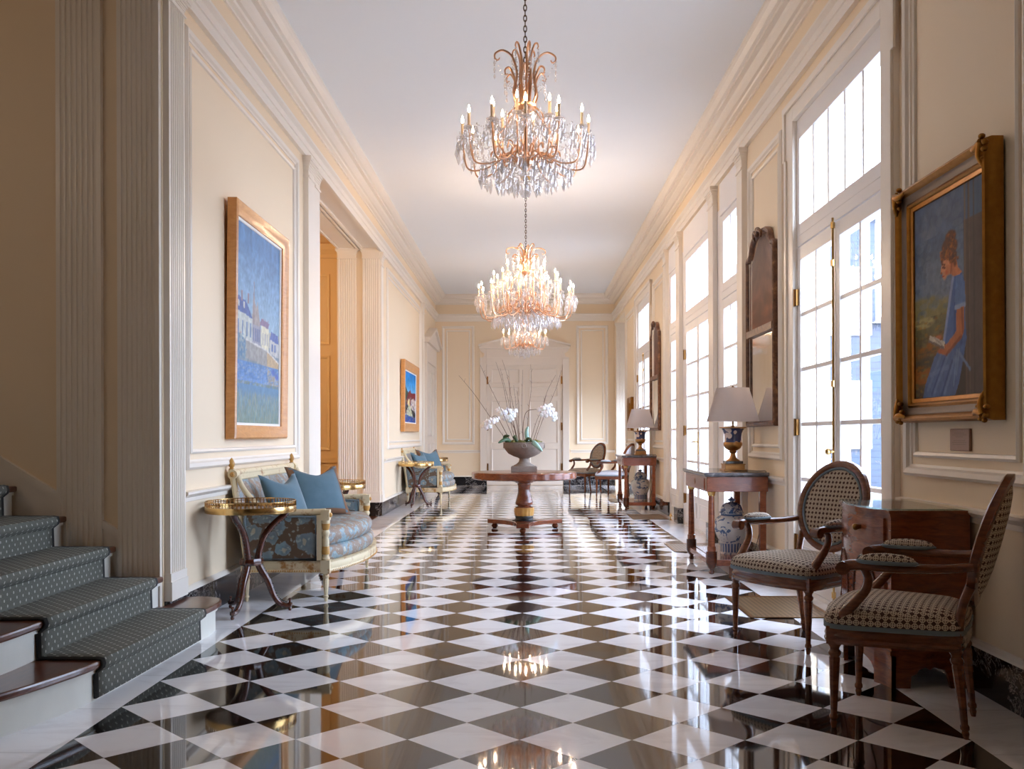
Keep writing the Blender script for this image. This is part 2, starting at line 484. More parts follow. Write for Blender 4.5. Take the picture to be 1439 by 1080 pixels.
def mk_canvas():
    t = NT('oil_on_canvas')
    a = t.n('ShaderNodeVertexColor', layer_name='Col')
    n = t.noise(t.scale(t.obj(), (1, 1, 0.35)), 90, 4, 0.6)
    k = t.n('ShaderNodeHueSaturation'); t.l(a.outputs[0], k.inputs['Color']); t.l(t.math('ADD', t.math('MULTIPLY', n, 0.5), 0.72), k.inputs['Value'])
    k.inputs['Saturation'].default_value = 1.25
    return t.set(color=k.outputs[0], rough=0.6, Specular_IOR_Level=0.25, bump=n, strength=0.25, dist=0.002)
M['canvas'] = mk_canvas()
M['liner'] = paint('white_frame_liner', (240, 236, 230), 0.5, 0.02)
M['frametaupe'] = paint('taupe_frame_cove', (128, 104, 84), 0.5, 0.12, 25)
def mk_mirrorframe():
    t = NT('distressed_mirror_frame'); n = t.noise(t.obj(), 20, 6, 0.7)
    return t.set(color=t.ramp(n, [(0.35, lin((78, 48, 32))), (0.55, lin((118, 78, 54))), (0.7, lin((160, 116, 76)))]), rough=0.4, bump=n, strength=0.4, dist=0.005)
M['mframe'] = mk_mirrorframe()
def mk_register():
    t = NT('brass_register_grille'); x, y, z = t.xyz()
    gx = t.math('FRACT', t.math('DIVIDE', x, 0.032)); gy = t.math('FRACT', t.math('DIVIDE', y, 0.032))
    hole = t.math('MULTIPLY', t.math('GREATER_THAN', gx, 0.42), t.math('GREATER_THAN', gy, 0.42))
    return t.set(color=t.mix(hole, lin((150, 124, 90)), lin((60, 42, 28))), rough=0.35, metal=t.math('SUBTRACT', 0.7, t.math('MULTIPLY', hole, 0.7)))
M['grille'] = mk_register()
def mk_siding():
    t = NT('grey_blue_siding'); x, y, z = t.xyz()
    l = t.math('LESS_THAN', t.math('FRACT', t.math('DIVIDE', z, 0.14)), 0.1)
    return t.set(color=t.mix(l, lin((70, 78, 92)), lin((54, 61, 73))), rough=0.8)
M['siding'] = mk_siding()
M['ground'] = paint('pale_terrace_stone', (150, 150, 150), 0.8, 0.1, 2)

YB = -10.0
# ------------------------------------------------------------------ the shell
def floor_and_ceiling():
    m = MB(); m.box(-W - 0.02, W + 0.3, YB, FAR, -0.12, 0.0)
    struct(m.build('floor', M['floor']))
    m = MB(); m.box(-6.2, -W - 0.02, YB, FAR, -0.12, -0.002)
    struct(m.build('floor_side', M['tread']))
    m = MB(); m.box(-W - 0.7, W + 0.35, YB, FAR + 0.2, CEIL, CEIL + 0.15)
    struct(m.build('ceiling', M['ceil']))
floor_and_ceiling()

LT = 2.72   # back of the thick left wall
OP1 = (1.42, 5.48); OP2 = (9.57, 13.70); LIN = 3.90
def walls():
    m = MB()
    for a, b in ((YB, OP1[0]), (OP1[1], OP2[0]), (OP2[1], FAR)):
        m.box(-LT, -W, a, b, 0, CEIL)
    for a, b in (OP1, OP2):
        m.box(-LT, -W, a, b, LIN, CEIL)
    struct(m.build('wall_left', M['yellow']))
    m = MB()
    T = W + 0.25
    holes = [(5.42, 7.22, 3.56), (9.05, 13.66, 3.56), (15.62, 17.42, 3.56), (19.75, 21.88, 3.75)]
    y = YB
    for a, b, h in holes:
        m.box(W, T, y, a, 0, CEIL); m.box(W, T, a, b, h, CEIL); y = b
    m.box(W, T, y, FAR, 0, CEIL)
    struct(m.build('wall_right', M['yellow']))
    m = MB(); m.box(-LT - 0.1, W + 0.4, FAR, FAR + 0.2, 0, CEIL)
    struct(m.build('wall_far', M['yellow']))
    m = MB(); m.box(-LT, W + 0.25, YB - 0.2, YB, 0, CEIL)
    struct(m.build('wall_back', M['mahog']))
    # stair hall behind the first opening
    m = MB()
    m.box(-6.2, -LT, 5.48, 5.68, -0.1, CEIL); m.box(-6.4, -6.2, YB, 5.68, -0.1, CEIL); m.box(-6.2, -LT, YB - 0.2, YB, -0.1, CEIL)
    struct(m.build('wall_stair_hall', M['yellow']))
    m = MB(); m.box(-6.4, -LT, YB - 0.2, 5.68, CEIL, CEIL + 0.15)
    struct(m.build('ceiling_stair_hall', M['ceil']))
    # amber side room behind the second opening
    m = MB()
    m.box(-7.0, -LT, 14.3, 14.5, -0.1, 4.2); m.box(-7.2, -7.0, 8.8, 14.5, -0.1, 4.2); m.box(-7.0, -LT, 8.8, 9.0, -0.1, 4.2)
    struct(m.build('wall_side_room', M['orange']))
    m = MB(); m.box(-7.2, -LT, 8.8, 14.5, 4.2, 4.35)
    struct(m.build('ceiling_side_room', M['orange']))
    m = MB(); m.box(-7.2, -LT, 8.8, 14.5, -0.12, -0.002)
    struct(m.build('floor_side_room', M['tread']))
    m = MB()
    m.sweep([(-LT, 14.3, 3.86), (-7.0, 14.3, 3.86)], [(0, 0), (0.03, 0), (0.03, 0.05), (0.08, 0.12), (0.12, 0.2), (0, 0.2)])
    m.box(-7.0, -LT, 14.275, 14.3, 0.76, 0.83)
    for x0, x1, z0, z1 in ((-3.42, -2.95, 2.55, 3.62), (-3.42, -2.95, 0.95, 2.38), (-4.6, -3.6, 0.95, 3.62)):
        m.frame((x0, 14.3, z0), (1, 0, 0), (0, 0, 1), (0, -1, 0), x1 - x0, z1 - z0, [(0, 0), (0, 0.02), (0.03, 0.012), (0.045, 0)])
    struct(m.build('trim_side_room', M['orange']))
    # a little vestibule behind the opening at the far right
    m = MB(); m.box(2.95, 3.1, 19.5, 20.1, 0, CEIL); m.box(2.95, 3.1, 20.1, 21.6, 2.1, CEIL); m.box(2.95, 3.1, 20.1, 21.6, 0, 0.3); m.box(2.95, 3.1, 21.6, 22.1, 0, CEIL); m.box(W + 0.25, 3.1, 19.5, 19.75, 0, CEIL); m.box(W + 0.25, 3.1, 21.88, 22.1, 0, CEIL)
    struct(m.build('wall_vestibule', M['doorw']))
    m = MB(); m.box(W + 0.25, 3.1, 19.5, 22.1, 3.75, 3.9)
    struct(m.build('ceiling_vestibule', M['ceil']))
    m = MB(); m.box(W + 0.3, 3.1, 19.5, 22.1, -0.12, 0.0)
    struct(m.build('floor_vestibule', M['ground']))
walls()

CROWN = [(0, 0), (0.018, 0), (0.018, 0.022), (0.05, 0.03), (0.06, 0.045), (0.085, 0.05), (0.12, 0.075), (0.135, 0.1), (0.175, 0.105), (0.175, 0.135), (0.2, 0.14), (0.235, 0.165), (0.25, 0.19), (0.25, 0.22), (0, 0.22)]
ARCHI = [(0, 0), (0.035, 0), (0.035, 0.07), (0.045, 0.075), (0.045, 0.13), (0.075, 0.15), (0.075, 0.17), (0, 0.17)]
RAIL = [(0, 0), (0.016, 0.004), (0.016, 0.028), (0.028, 0.034), (0.045, 0.05), (0.045, 0.066), (0, 0.07)]
BCAP = [(0, 0), (0.03, 0), (0.026, 0.012), (0.012, 0.026), (0, 0.03)]
def mouldings():
    loop = [(-W, YB, 0), (W, YB, 0), (W, FAR, 0), (-W, FAR, 0)]
    m = MB(); m.sweep([(x, y, CEIL - 0.22) for x, y, z in loop], CROWN, closed=True)
    struct(m.build('trim_crown', M['trimw']))
    m = MB(); m.sweep([(x, y, 3.83) for x, y, z in loop], ARCHI, closed=True)
    struct(m.build('trim_architrave', M['trimw']))
    def run(pts, z, prof, mm): mm.sweep([(x, y, z) for x, y in pts], prof)
    # runs go anticlockwise so the profile projects into the room
    rs = [[(W, YB), (W, 5.2)], [(W, 7.45), (W, 8.83)], [(W, 13.92), (W, 15.38)], [(W, 17.66), (W, 19.74)]]
    ls = [[(-W, OP1[0] - 0.3), (-W, YB)], [(-W, 8.9), (-W, 5.77)], [(-W, 18.95), (-W, 13.95)]]
    fs = [[(W, FAR), (1.06, FAR)], [(-1.04, FAR), (-W, FAR)]]
    m = MB()
    for r in rs + ls + fs: run(r, 0.755, RAIL, m)
    struct(m.build('trim_chair_rail', M['trimw']))
    base = [(0, 0), (0.025, 0), (0.025, 0.2), (0, 0.2)]
    bl = [[(-W, OP1[0]), (-W, YB)], [(-W, OP2[0]), (-W, 5.5)], [(-W, 19.7), (-W, 13.70), (-2.71, 13.70)]]
    br = [[(W, YB), (W, 5.2)], [(W, 7.45), (W, 9.06)], [(W, 13.64), (W, 15.38)], [(W, 17.66), (W, 19.74)]]
    bf = [[(W, FAR), (0.89, FAR)], [(-0.9, FAR), (-W, FAR)]]
    for nm, rr in (('left', bl), ('right', br), ('far', bf)):
        m = MB()
        for r in rr: run(r, 0.0, base, m)
        struct(m.build('baseboard_' + nm, M['bmarble']))
    m = MB()
    for r in bl[1:2] + br + bf + [[(-W, 19.7), (-W, 13.72)]]: run(r, 0.2, BCAP, m)
    struct(m.build('trim_base_cap', M['trimw']))
    # raised panel frames
    P1 = [(0, 0), (0, 0.018), (0.015, 0.034), (0.04, 0.028), (0.05, 0.012), (0.062, 0.008), (0.062, 0)]
    P2 = [(0, 0), (0, 0.012), (0.012, 0.02), (0.026, 0.014), (0.03, 0)]
    m = MB()
    def panel(x, n, y0, y1, z0, z1):
        m.frame((x, y0, z0), (0, 1, 0), (0, 0, 1), (n, 0, 0), y1 - y0, z1 - z0, P1)
        m.frame((x, y0 + 0.1, z0 + 0.1), (0, 1, 0), (0, 0, 1), (n, 0, 0), y1 - y0 - 0.2, z1 - z0 - 0.2, P2)
    panel(-W, 1, 5.81, 8.70, 0.955, 3.715)
    panel(-W, 1, 14.3, 18.85, 0.955, 3.715)
    panel(-W, 1, -1.5, 0.9, 0.955, 3.715)
    panel(W, -1, 3.86, 5.135, 0.945, 3.715)
    panel(W, -1, 1.2, 3.6, 0.945, 3.715)
    panel(W, -1, 7.58, 8.70, 0.955, 3.60)
    panel(W, -1, 14.05, 15.25, 0.955, 3.60)
    panel(W, -1, 17.85, 19.4, 0.955, 3.60)
    for x0, x1 in ((-1.94, -1.18), (1.20, 1.94)):
        m.frame((x0, FAR, 0.955), (1, 0, 0), (0, 0, 1), (0, -1, 0), x1 - x0, 2.77, P1)
        m.frame((x0 + 0.1, FAR, 1.055), (1, 0, 0), (0, 0, 1), (0, -1, 0), x1 - x0 - 0.2, 2.57, P2)
    struct(m.build('trim_wall_panels', M['trimw']))
mouldings()

def pilaster(m, o, u, n, w, z0, z1, proj=0.04, flutes=7, base=True, cap=True, caph=0.2):
    """fluted board: o = foot corner on the wall plane, u = along the wall, n = into the room"""
    o, u, n = Vector(o), Vector(u), Vector(n)
    zb = z0 + (0.16 if base else 0.0); zc = z1 - (caph if cap else 0.0)
    pr = [(0, 0), (0, proj)]
    if flutes:
        mg = 0.02
        p = (w - 2 * mg) / flutes
        for i in range(flutes):
            c = mg + p * (i + 0.5); r = p * 0.36
            for k in range(7):
                a = PI * k / 6
                pr.append((c - r * math.cos(a), proj - r * 0.8 * math.sin(a)))
    pr += [(w, proj), (w, 0)]
    r0 = [o + u * a + n * b + Vector((0, 0, zb - o.z)) for a, b in pr]
    r1 = [o + u * a + n * b + Vector((0, 0, zc - o.z)) for a, b in pr]
    m.rings([r0, r1])
    def slab(e, za, zb_, pj):
        q = [(-e, 0), (-e, pj), (w + e, pj), (w + e, 0)]
        m.rings([[o + u * a + n * b + Vector((0, 0, za - o.z)) for a, b in q], [o + u * a + n * b + Vector((0, 0, zb_ - o.z)) for a, b in q]])
    if base:
        slab(0.006, z0, z0 + 0.11, proj + 0.012); slab(0.003, z0 + 0.11, zb, proj + 0.006)
    if cap:
        k = caph / 0.2
        slab(0.008, zc, zc + 0.02 * k, proj + 0.012); slab(0.0, zc + 0.02 * k, zc + 0.07 * k, proj)
        for i in range(5):
            e = 0.004 + 0.03 * (i / 4) ** 1.6
            slab(e, zc + (0.07 + i * 0.022) * k, zc + (0.07 + (i + 1) * 0.022) * k, proj + e)
        slab(0.036, zc + 0.18 * k, z1, proj + 0.036)

def pilasters():
    m = MB()
    pilaster(m, (-W, 5.50, 0), (0, 1, 0), (1, 0, 0), 0.255, 0.2, 3.83, 0.035, caph=0.11)
    struct(m.build('trim_1', M['trimw']))
    for i, y in ((2, OP1[1]), (3, OP2[1])):
        z0 = 0.0 if i == 2 else 0.2
        m = MB()
        pilaster(m, (-W - 0.005, y, 0), (-1, 0, 0), (0, -1, 0), 0.245, z0, LIN - 0.02, 0.035, caph=0.15)
        pilaster(m, (-2.435, y, 0), (-1, 0, 0), (0, -1, 0), 0.262, z0, LIN - 0.02, 0.035, caph=0.15)
        struct(m.build('trim_%d' % i, M['trimw']))
    m = MB()
    pilaster(m, (-W, 8.98, 0), (0, 1, 0), (1, 0, 0), 0.27, 0.2, 3.83, 0.05, 0)
    pilaster(m, (-W, 9.34, 0), (0, 1, 0), (1, 0, 0), 0.225, 0.2, 3.83, 0.03, 0)
    pilaster(m, (-W, 13.705, 0), (0, 1, 0), (1, 0, 0), 0.2, 0.2, 3.83, 0.02, 0)
    pilaster(m, (-W, 18.98, 0), (0, 1, 0), (1, 0, 0), 0.24, 0.2, 3.83, 0.05, 5)
    pilaster(m, (-W, 1.18, 0), (0, 1, 0), (1, 0, 0), 0.22, 0.2, 3.83, 0.035, 7)
    struct(m.build('trim_4', M['trimw']))
    m = MB()
    for y0, w in ((8.83, 0.22), (10.2, 0.27), (12.46, 0.28), (13.66, 0.24)):
        pilaster(m, (W + (0.0 if w != 9 else 0), y0, 0), (0, 1, 0), (-1, 0, 0), w, 0.2, 3.83, 0.05, 0)
    pilaster(m, (W + 0.02, 21.88, 0), (1, 0, 0), (0, -1, 0), 0.25, 0.2, 3.75, 0.035)
    struct(m.build('trim_5', M['trimw']))
    # soffit boards of the two wide openings
    m = MB()
    for a, b in (OP1, OP2):
        m.box(-2.36, -2.07, a + 0.02, b - 0.02, LIN - 0.02, LIN + 0.03)
        m.box(-2.70, -2.44, a + 0.02, b - 0.02, LIN - 0.02, LIN + 0.03)
        for x in (-2.36, -2.41):
            m.box(x, x + 0.03, a + 0.02, b - 0.02, LIN - 0.045, LIN)
        for x in (-2.70, -2.47):
            m.box(x, x + 0.025, a + 0.02, b - 0.02, LIN - 0.035, LIN)
    struct(m.build('trim_soffit', M['trimw']))
    # plinth blocks of the two posts of the middle doorway
    m = MB()
    for y0, w in ((10.19, 0.29), (12.45, 0.30)):
        m.box(W - 0.08, W - 0.001, y0, y0 + w, 0, 0.2)
    struct(m.build('baseboard_doorway', M['bmarble']))
pilasters()

# ------------------------------------------------------------------ windows and doors
GX = W + 0.035      # glass plane on the right wall
def muntin_grid(m, y0, y1, z0, z1, cols, rows, bar=0.03, x0=W + 0.005, x1=W + 0.06):
    for i in range(1, cols):
        y = y0 + (y1 - y0) * i / cols
        m.box(x0, x1, y - bar / 2, y + bar / 2, z0, z1)
    for j in range(1, rows):
        z = z0 + (z1 - z0) * j / rows
        m.box(x0 + 0.003, x1 - 0.003, y0, y1, z - bar / 2, z + bar / 2)
def ring(m, y0, y1, z0, z1, l, r, b, t, x0=W, x1=W + 0.07):
    m.box(x0, x1, y0, y0 + l, z0, z1); m.box(x0, x1, y1 - r, y1, z0, z1)
    m.box(x0, x1, y0 + l, y1 - r, z0, z0 + b); m.box(x0, x1, y0 + l, y1 - r, z1 - t, z1)
def transom(root, y0, y1, z0, z1, lights, rail=0.09):
    m = MB(); ring(m, y0, y1, z0, z1, 0.06, 0.06, rail, rail)
    muntin_grid(m, y0 + 0.06, y1 - 0.06, z0 + rail, z1 - rail, lights, 1)
    t = m.build('transom_sash', M['winw'], root, bevel=0.004)
    g = MB(); g.box(GX, GX + 0.004, y0 + 0.06, y1 - 0.06, z0 + rail, z1 - rail)
    g.build('pane', M['pane'], t)
def leaf(root, y0, y1, z0, z1, cols, rows, zg=0.42, name='door_leaf', st=0.075):
    m = MB(); ring(m, y0, y1, z0, z1, st, st, zg - z0, 0.10)
    m.frame((W, y0 + st + 0.02, z0 + 0.12), (0, 1, 0), (0, 0, 1), (-1, 0, 0), y1 - y0 - 2 * st - 0.04, zg - z0 - 0.2, [(0, 0), (0, 0.012), (0.02, 0.006), (0.02, 0)])
    muntin_grid(m, y0 + st, y1 - st, zg, z1 - 0.10, cols, rows)
    l = m.build(name, M['winw'], root, bevel=0.003)
    g = MB(); g.box(GX, GX + 0.004, y0 + st, y1 - st, zg, z1 - 0.10)
    g.build('pane', M['pane'], l)
    return l
def hinges(l, y, zs):
    for z in zs:
        m = MB(); m.box(W - 0.02, W + 0.01, y - 0.03, y + 0.03, z - 0.06, z + 0.06)
        m.tube([(W - 0.022, y, z - 0.065), (W - 0.022, y, z + 0.065)], 0.009, 8)
        m.build('hinge', M['bronze'], l)
def casing(root, y0, y1, top):
    m = MB(); w = 0.19; x0, x1 = W - 0.035, W + 0.03
    for a, b in ((y0 - w, y0), (y1, y1 + w)):
        m.box(x0, x1, a, b, 0.0, top)
        m.box(x0 - 0.015, x0, a if a < y0 - 0.01 else b - 0.05, (a + 0.05) if a < y0 - 0.01 else b, 0, top - 0.42)
        m.box(x0 - 0.015, x0, (a - 0.04) if a < y0 - 0.01 else b - 0.01, (a + 0.01) if a < y0 - 0.01 else b + 0.04, top - 0.42, top)
    m.box(x0, x1, y0, y1, top - 0.16, top)
    m.box(x0 - 0.018, x0, y0 - w - 0.04, y1 + w + 0.04, top - 0.05, top)
    m.build('casing', M['trimw'], root, bevel=0.004)

def french(n, y0, y1):
    root = bpy.data.objects.new('window_%d' % n, None); C.objects.link(root); struct(root)
    casing(root, y0 + 0.01, y1 - 0.01, 3.70)
    m = MB(); m.box(W, W + 0.09, y0 + 0.01, y1 - 0.01, 2.585, 2.66); m.box(W, W + 0.09, y0 + 0.01, y1 - 0.01, 3.47, 3.57)
    m.box(W - 0.005, W + 0.12, y0 + 0.01, y1 - 0.01, 0.0, 0.03)
    m.build('window_frame', M['winw'], root, bevel=0.003)
    transom(root, y0 + 0.005, y1 - 0.005, 2.66, 3.48, 5)
    ym = (y0 + y1) / 2
    a = leaf(root, y0 + 0.012, ym - 0.003, 0.035, 2.575, 2, 5)
    b = leaf(root, ym + 0.003, y1 - 0.012, 0.035, 2.575, 2, 5)
    hinges(a, y0 + 0.02, (0.35, 1.22, 2.2)); hinges(b, y1 - 0.02, (0.35, 1.22, 2.2))
    c = MB(); c.tube([(W - 0.025, ym - 0.02, 0.06), (W - 0.025, ym - 0.02, 2.60)], 0.008, 8)
    for z in (0.1, 0.75, 1.5, 2.3, 2.55):
        c.tube([(W - 0.025, ym - 0.02, z - 0.02), (W - 0.025, ym - 0.02, z + 0.02)], 0.015, 10)
    c.ball((W - 0.06, ym - 0.02, 1.05), 0.022); c.tube([(W - 0.06, ym - 0.02, 1.05), (W - 0.02, ym - 0.02, 1.05)], 0.009, 8)
    c.build('cremone_bolt', M['brass'], b)
    return root
french(1, 5.42, 7.22)
french(3, 15.62, 17.42)
def tripartite():
    root = bpy.data.objects.new('window_2', None); C.objects.link(root); struct(root)
    m = MB()
    for a, b in ((9.05, 9.20), (9.97, 10.49), (12.26, 12.84), (13.53, 13.66)):
        m.box(W + 0.002, W + 0.1, a, b, 0, 3.56)
    for a, b in ((9.20, 9.97), (10.49, 12.26), (12.84, 13.53)):
        m.box(W + 0.002, W + 0.09, a, b, 2.585, 2.66)
        m.box(W + 0.002, W + 0.09, a, b, 3.48, 3.56)
        m.box(W - 0.005, W + 0.12, a, b, 0, 0.03)
        m.box(W - 0.02, W + 0.0, a - 0.02, b + 0.02, 3.46, 3.80)
    m.build('window_frame', M['winw'], root, bevel=0.003)
    transom(root, 9.2, 9.97, 2.66, 3.48, 2); transom(root, 10.49, 12.26, 2.66, 3.48, 5); transom(root, 12.84, 13.53, 2.66, 3.48, 2)
    leaf(root, 9.2, 9.97, 0.035, 2.575, 2, 5, name='sidelight'); leaf(root, 12.84, 13.53, 0.035, 2.575, 2, 5, name='sidelight')
    a = leaf(root, 10.50, 11.37, 0.035, 2.575, 2, 5); b = leaf(root, 11.376, 12.25, 0.035, 2.575, 2, 5)
    hinges(a, 10.5, (0.35, 1.22, 2.2)); hinges(b, 12.25, (0.35, 1.22, 2.2))
    c = MB(); c.box(W - 0.008, W, 11.33, 11.37, 0.93, 1.2)
    c.tube(spline([(W - 0.008, 11.35, 1.08), (W - 0.05, 11.35, 1.08), (W - 0.055, 11.40, 1.08), (W - 0.055, 11.47, 1.075)], 4), 0.009, 8)
    c.build('door_handle', M['brass'], a)
tripartite()

def far_door():
    root = bpy.data.objects.new('door_1', None); C.objects.link(root); struct(root)
    m = MB()
    for x0, x1 in ((-1.05, -0.90), (0.88, 1.03)):
        m.box(x0, x1, FAR - 0.05, FAR + 0.02, 0.2, 2.92)
        m.box(x0 - 0.0, x1 + 0.0, FAR - 0.065, FAR - 0.05, 0.2, 2.95)
    m.box(-1.05, 1.03, FAR - 0.05, FAR + 0.02, 2.80, 2.98)
    m.box(-0.90, 0.88, FAR - 0.045, FAR + 0.02, 2.98, 3.22)
    m.build('casing', M['doorw'], root, bevel=0.004)
    m = MB()
    tri = [(-1.06, 3.20), (1.04, 3.20), (1.04, 3.25), (-0.01, 3.53), (-1.06, 3.25)]
    m.prism(tri, FAR + 0.01, FAR - 0.09, lambda p, t: (p[0], t, p[1]))
    m.prism([(-1.08, 3.245), (-1.08, 3.285), (-0.01, 3.565), (1.06, 3.285), (1.06, 3.245), (-0.01, 3.52)], FAR + 0.01, FAR - 0.14, lambda p, t: (p[0], t, p[1]))
    m.box(-1.06, 1.04, FAR - 0.14, FAR, 3.19, 3.225)
    for s in (-1, 1):    # scrolled ears at the sides of the frieze
        sp = spline([(0.88, 0, 3.19), (1.02, 0, 3.19), (1.0, 0, 3.12), (0.93, 0, 3.08), (0.95, 0, 3.0), (1.02, 0, 2.98), (0.88, 0, 2.98)], 4)
        m.prism([(s * (p.x + 0.01) - 0.01, p.z) for p in sp], FAR + 0.01, FAR - 0.05, lambda p, t: (p[0], t, p[1]))
    m.build('pediment', M['doorw'], root)
    for x0, x1 in ((-0.895, -0.012), (-0.008, 0.875)):
        m = MB(); m.box(x0, x1, FAR - 0.03, FAR + 0.02, 0.012, 2.80)
        for z0, z1 in ((0.15, 0.86), (0.98, 1.98), (2.06, 2.30), (2.38, 2.72)):
            m.frame((x0 + 0.11, FAR - 0.03, z0), (1, 0, 0), (0, 0, 1), (0, -1, 0), x1 - x0 - 0.22, z1 - z0, [(0, 0), (0, 0.016), (0.018, 0.01), (0.03, 0)])
        l = m.build('door_leaf', M['doorw'], root, bevel=0.003)
        hx = x0 + 0.02 if x0 < -0.5 else x1 - 0.02
        for z in (0.42, 1.37, 2.45):
            h = MB(); h.box(hx - 0.018, hx + 0.018, FAR - 0.05, FAR - 0.03, z - 0.09, z + 0.09); h.build('hinge', M['bronze'], l)
far_door()
def left_door():
    root = bpy.data.objects.new('door_2', None); C.objects.link(root); struct(root)
    m = MB()
    m.box(-W - 0.01, -W + 0.06, 19.62, 19.80, 0, 2.72); m.box(-W - 0.01, -W + 0.06, 21.55, 21.73, 0, 2.72); m.box(-W - 0.01, -W + 0.06, 19.62, 21.73, 2.72, 3.1)
    m.build('casing', M['doorw'], root, bevel=0.004)
    m = MB()
    m.prism([(19.5, 3.1), (21.85, 3.1), (21.85, 3.16), (20.675, 3.46), (19.5, 3.16)], -W, -W + 0.12, lambda p, t: (t, p[0], p[1]))
    m.prism([(19.46, 3.15), (19.46, 3.2), (20.675, 3.52), (21.89, 3.2), (21.89, 3.15), (20.675, 3.45)], -W, -W + 0.17, lambda p, t: (t, p[0], p[1]))
    m.build('pediment', M['doorw'], root)
    m = MB(); m.box(-W - 0.01, -W + 0.03, 19.80, 21.55, 0.01, 2.72)
    for y0, y1 in ((19.92, 20.6), (20.75, 21.43)):
        for z0, z1 in ((0.2, 1.0), (1.15, 2.55)):
            m.frame((-W + 0.03, y0, z0), (0, 1, 0), (0, 0, 1), (1, 0, 0), y1 - y0, z1 - z0, [(0, 0), (0, 0.014), (0.03, 0)])
    m.build('door_leaf', M['doorw'], root, bevel=0.003)
left_door()

# ------------------------------------------------------------------ the staircase and its runner
def stairs():
    root = bpy.data.objects.new('staircase', None); C.objects.link(root); struct(root)
    root['label'] = 'wooden stairs with white risers climbing through the wide opening'
    zt = [0.18, 0.355, 0.53, 0.705, 0.88, 1.055, 1.23, 1.405, 1.58]
    nose = {}
    c1 = spline([(-2.088, 5.76, 0), (-1.97, 5.80, 0), (-1.845, 5.74, 0), (-1.795, 5.58, 0), (-1.80, 5.25, 0), (-1.82, 4.7, 0), (-1.845, 4.15, 0), (-1.885, 3.92, 0), (-1.98, 3.615, 0), (-2.15, 3.25, 0), (-2.42, 2.85, 0), (-2.8, 2.5, 0), (-3.2, 2.3, 0)], 6)
    c2 = spline([(-2.07, 5.44, 0), (-2.09, 4.8, 0), (-2.10, 4.16, 0), (-2.115, 3.83, 0), (-2.18, 3.5, 0), (-2.36, 3.15, 0), (-2.65, 2.8, 0), (-3.0, 2.6, 0), (-3.4, 2.5, 0)], 6)
    steps = [(c1, 0), (c2, 1)]
    for i in range(2, 9):
        x = -2.345 - 0.288 * (i - 2)
        steps.append(([Vector((x, 5.44, 0)), Vector((x, 2.75, 0))], i))
    for path, i in steps:
        z = zt[i]; zb = zt[i - 1] if i else 0.0
        back = -6.0 if i > 1 else (-2.6 if i == 0 else -2.85)
        def poly(off):
            n = len(path); out = []
            for k, p in enumerate(path):
                a = path[max(k - 1, 0)]; b = path[min(k + 1, n - 1)]
                d = (b - a).normalized(); nr = Vector((d.y, -d.x, 0))
                out.append(p + nr * off)
            return out
        def close(pl):
            if i == 0:      # wraps the end of the wall pier
                return [(p.x, p.y) for p in pl] + [(-3.2, 5.44), (-2.40, 5.44), (-2.088, 5.44)]
            return [(p.x, p.y) for p in pl] + [(min(back, pl[-1].x), pl[-1].y), (min(back, pl[-1].x), pl[0].y)]
        m = MB()
        m.prism(close(poly(0)), z - 0.034, z, lambda p, t: (p[0], p[1], t))
        m.build('tread', M['tread'], root, bevel=0.010)
        m = MB()
        m.prism(close(poly(0.035)), zb if i else 0.0, z - 0.034, lambda p, t: (p[0], p[1], t))
        m.prism(close(poly(0.022)), z - 0.055, z - 0.034, lambda p, t: (p[0], p[1], t))
        m.build('riser', M['stairwhite'], root)
    # sloping skirting on the stair-hall wall
    m = MB()
    s = 0.62
    x0, x1 = -2.12, -5.6
    f = lambda x: 0.44 + (-2.12 - x) * s
    m.prism([(x0, f(x0) - 0.5), (x0, f(x0)), (x1, f(x1)), (x1, f(x1) - 0.5)], 5.48, 5.465, lambda p, t: (p[0], t, p[1]))
    m.prism([(x0, f(x0) - 0.005), (x0, f(x0) + 0.045), (x1, f(x1) + 0.045), (x1, f(x1) - 0.005)], 5.48, 5.452, lambda p, t: (p[0], t, p[1]))
    m.build('skirting', M['trimw'], root)
    # runner: follows risers and treads, 1.18 m wide
    prof = []
    def xn(i, y):
        path = [p for p, k in steps if k == i][0]
        best = None
        for a, b in zip(path[:-1], path[1:]):
            if (a.y - y) * (b.y - y) <= 0 and abs(a.y - b.y) > 1e-6:
                return a.x + (b.x - a.x) * (y - a.y) / (b.y - a.y)
        return path[0].x
    y0, y1 = 4.13, 5.33
    e = 0.012
    def prof_at(y):
        pts = []
        for i in range(0, 8):
            zb = zt[i - 1] if i else 0.0
            x = xn(i, y)
            pts += [(x - 0.035 + e + 0.004, zb + e), (x - 0.034 + e, zt[i] - 0.06), (x + e - 0.004, zt[i] - 0.036), (x + e + 0.002, zt[i] - 0.016), (x + e - 0.006, zt[i] + e * 0.6), (x - 0.02, zt[i] + e)]
        pts.append((xn(7, y) - 0.2, zt[7] + e))
        return pts
    m = MB()
    NY = 13
    rows = [prof_at(y0 + (y1 - y0) * j / (NY - 1)) for j in range(NY)]
    L = [0.0]
    for a, b in zip(rows[0][:-1], rows[0][1:]): L.append(L[-1] + math.hypot(a[0] - b[0], a[1] - b[1]))
    uvl = m.bm.loops.layers.uv.new('UVMap')
    V = []
    for j in range(NY):
        y = y0 + (y1 - y0) * j / (NY - 1)
        V.append([m.v((p[0], y, p[1])) for p in rows[j]])
    for j in range(NY - 1):
        for k in range(len(L) - 1):
            f_ = m.f([V[j][k], V[j + 1][k], V[j + 1][k + 1], V[j][k + 1]])
            for lp, (jj, kk) in zip(f_.loops, ((j, k), (j + 1, k), (j + 1, k + 1), (j, k + 1))):
                lp[uvl].uv = ((jj / (NY - 1) - 0.5) * (y1 - y0), L[kk])
    r = m.build('stair_runner', M['carpet'], smooth=50)
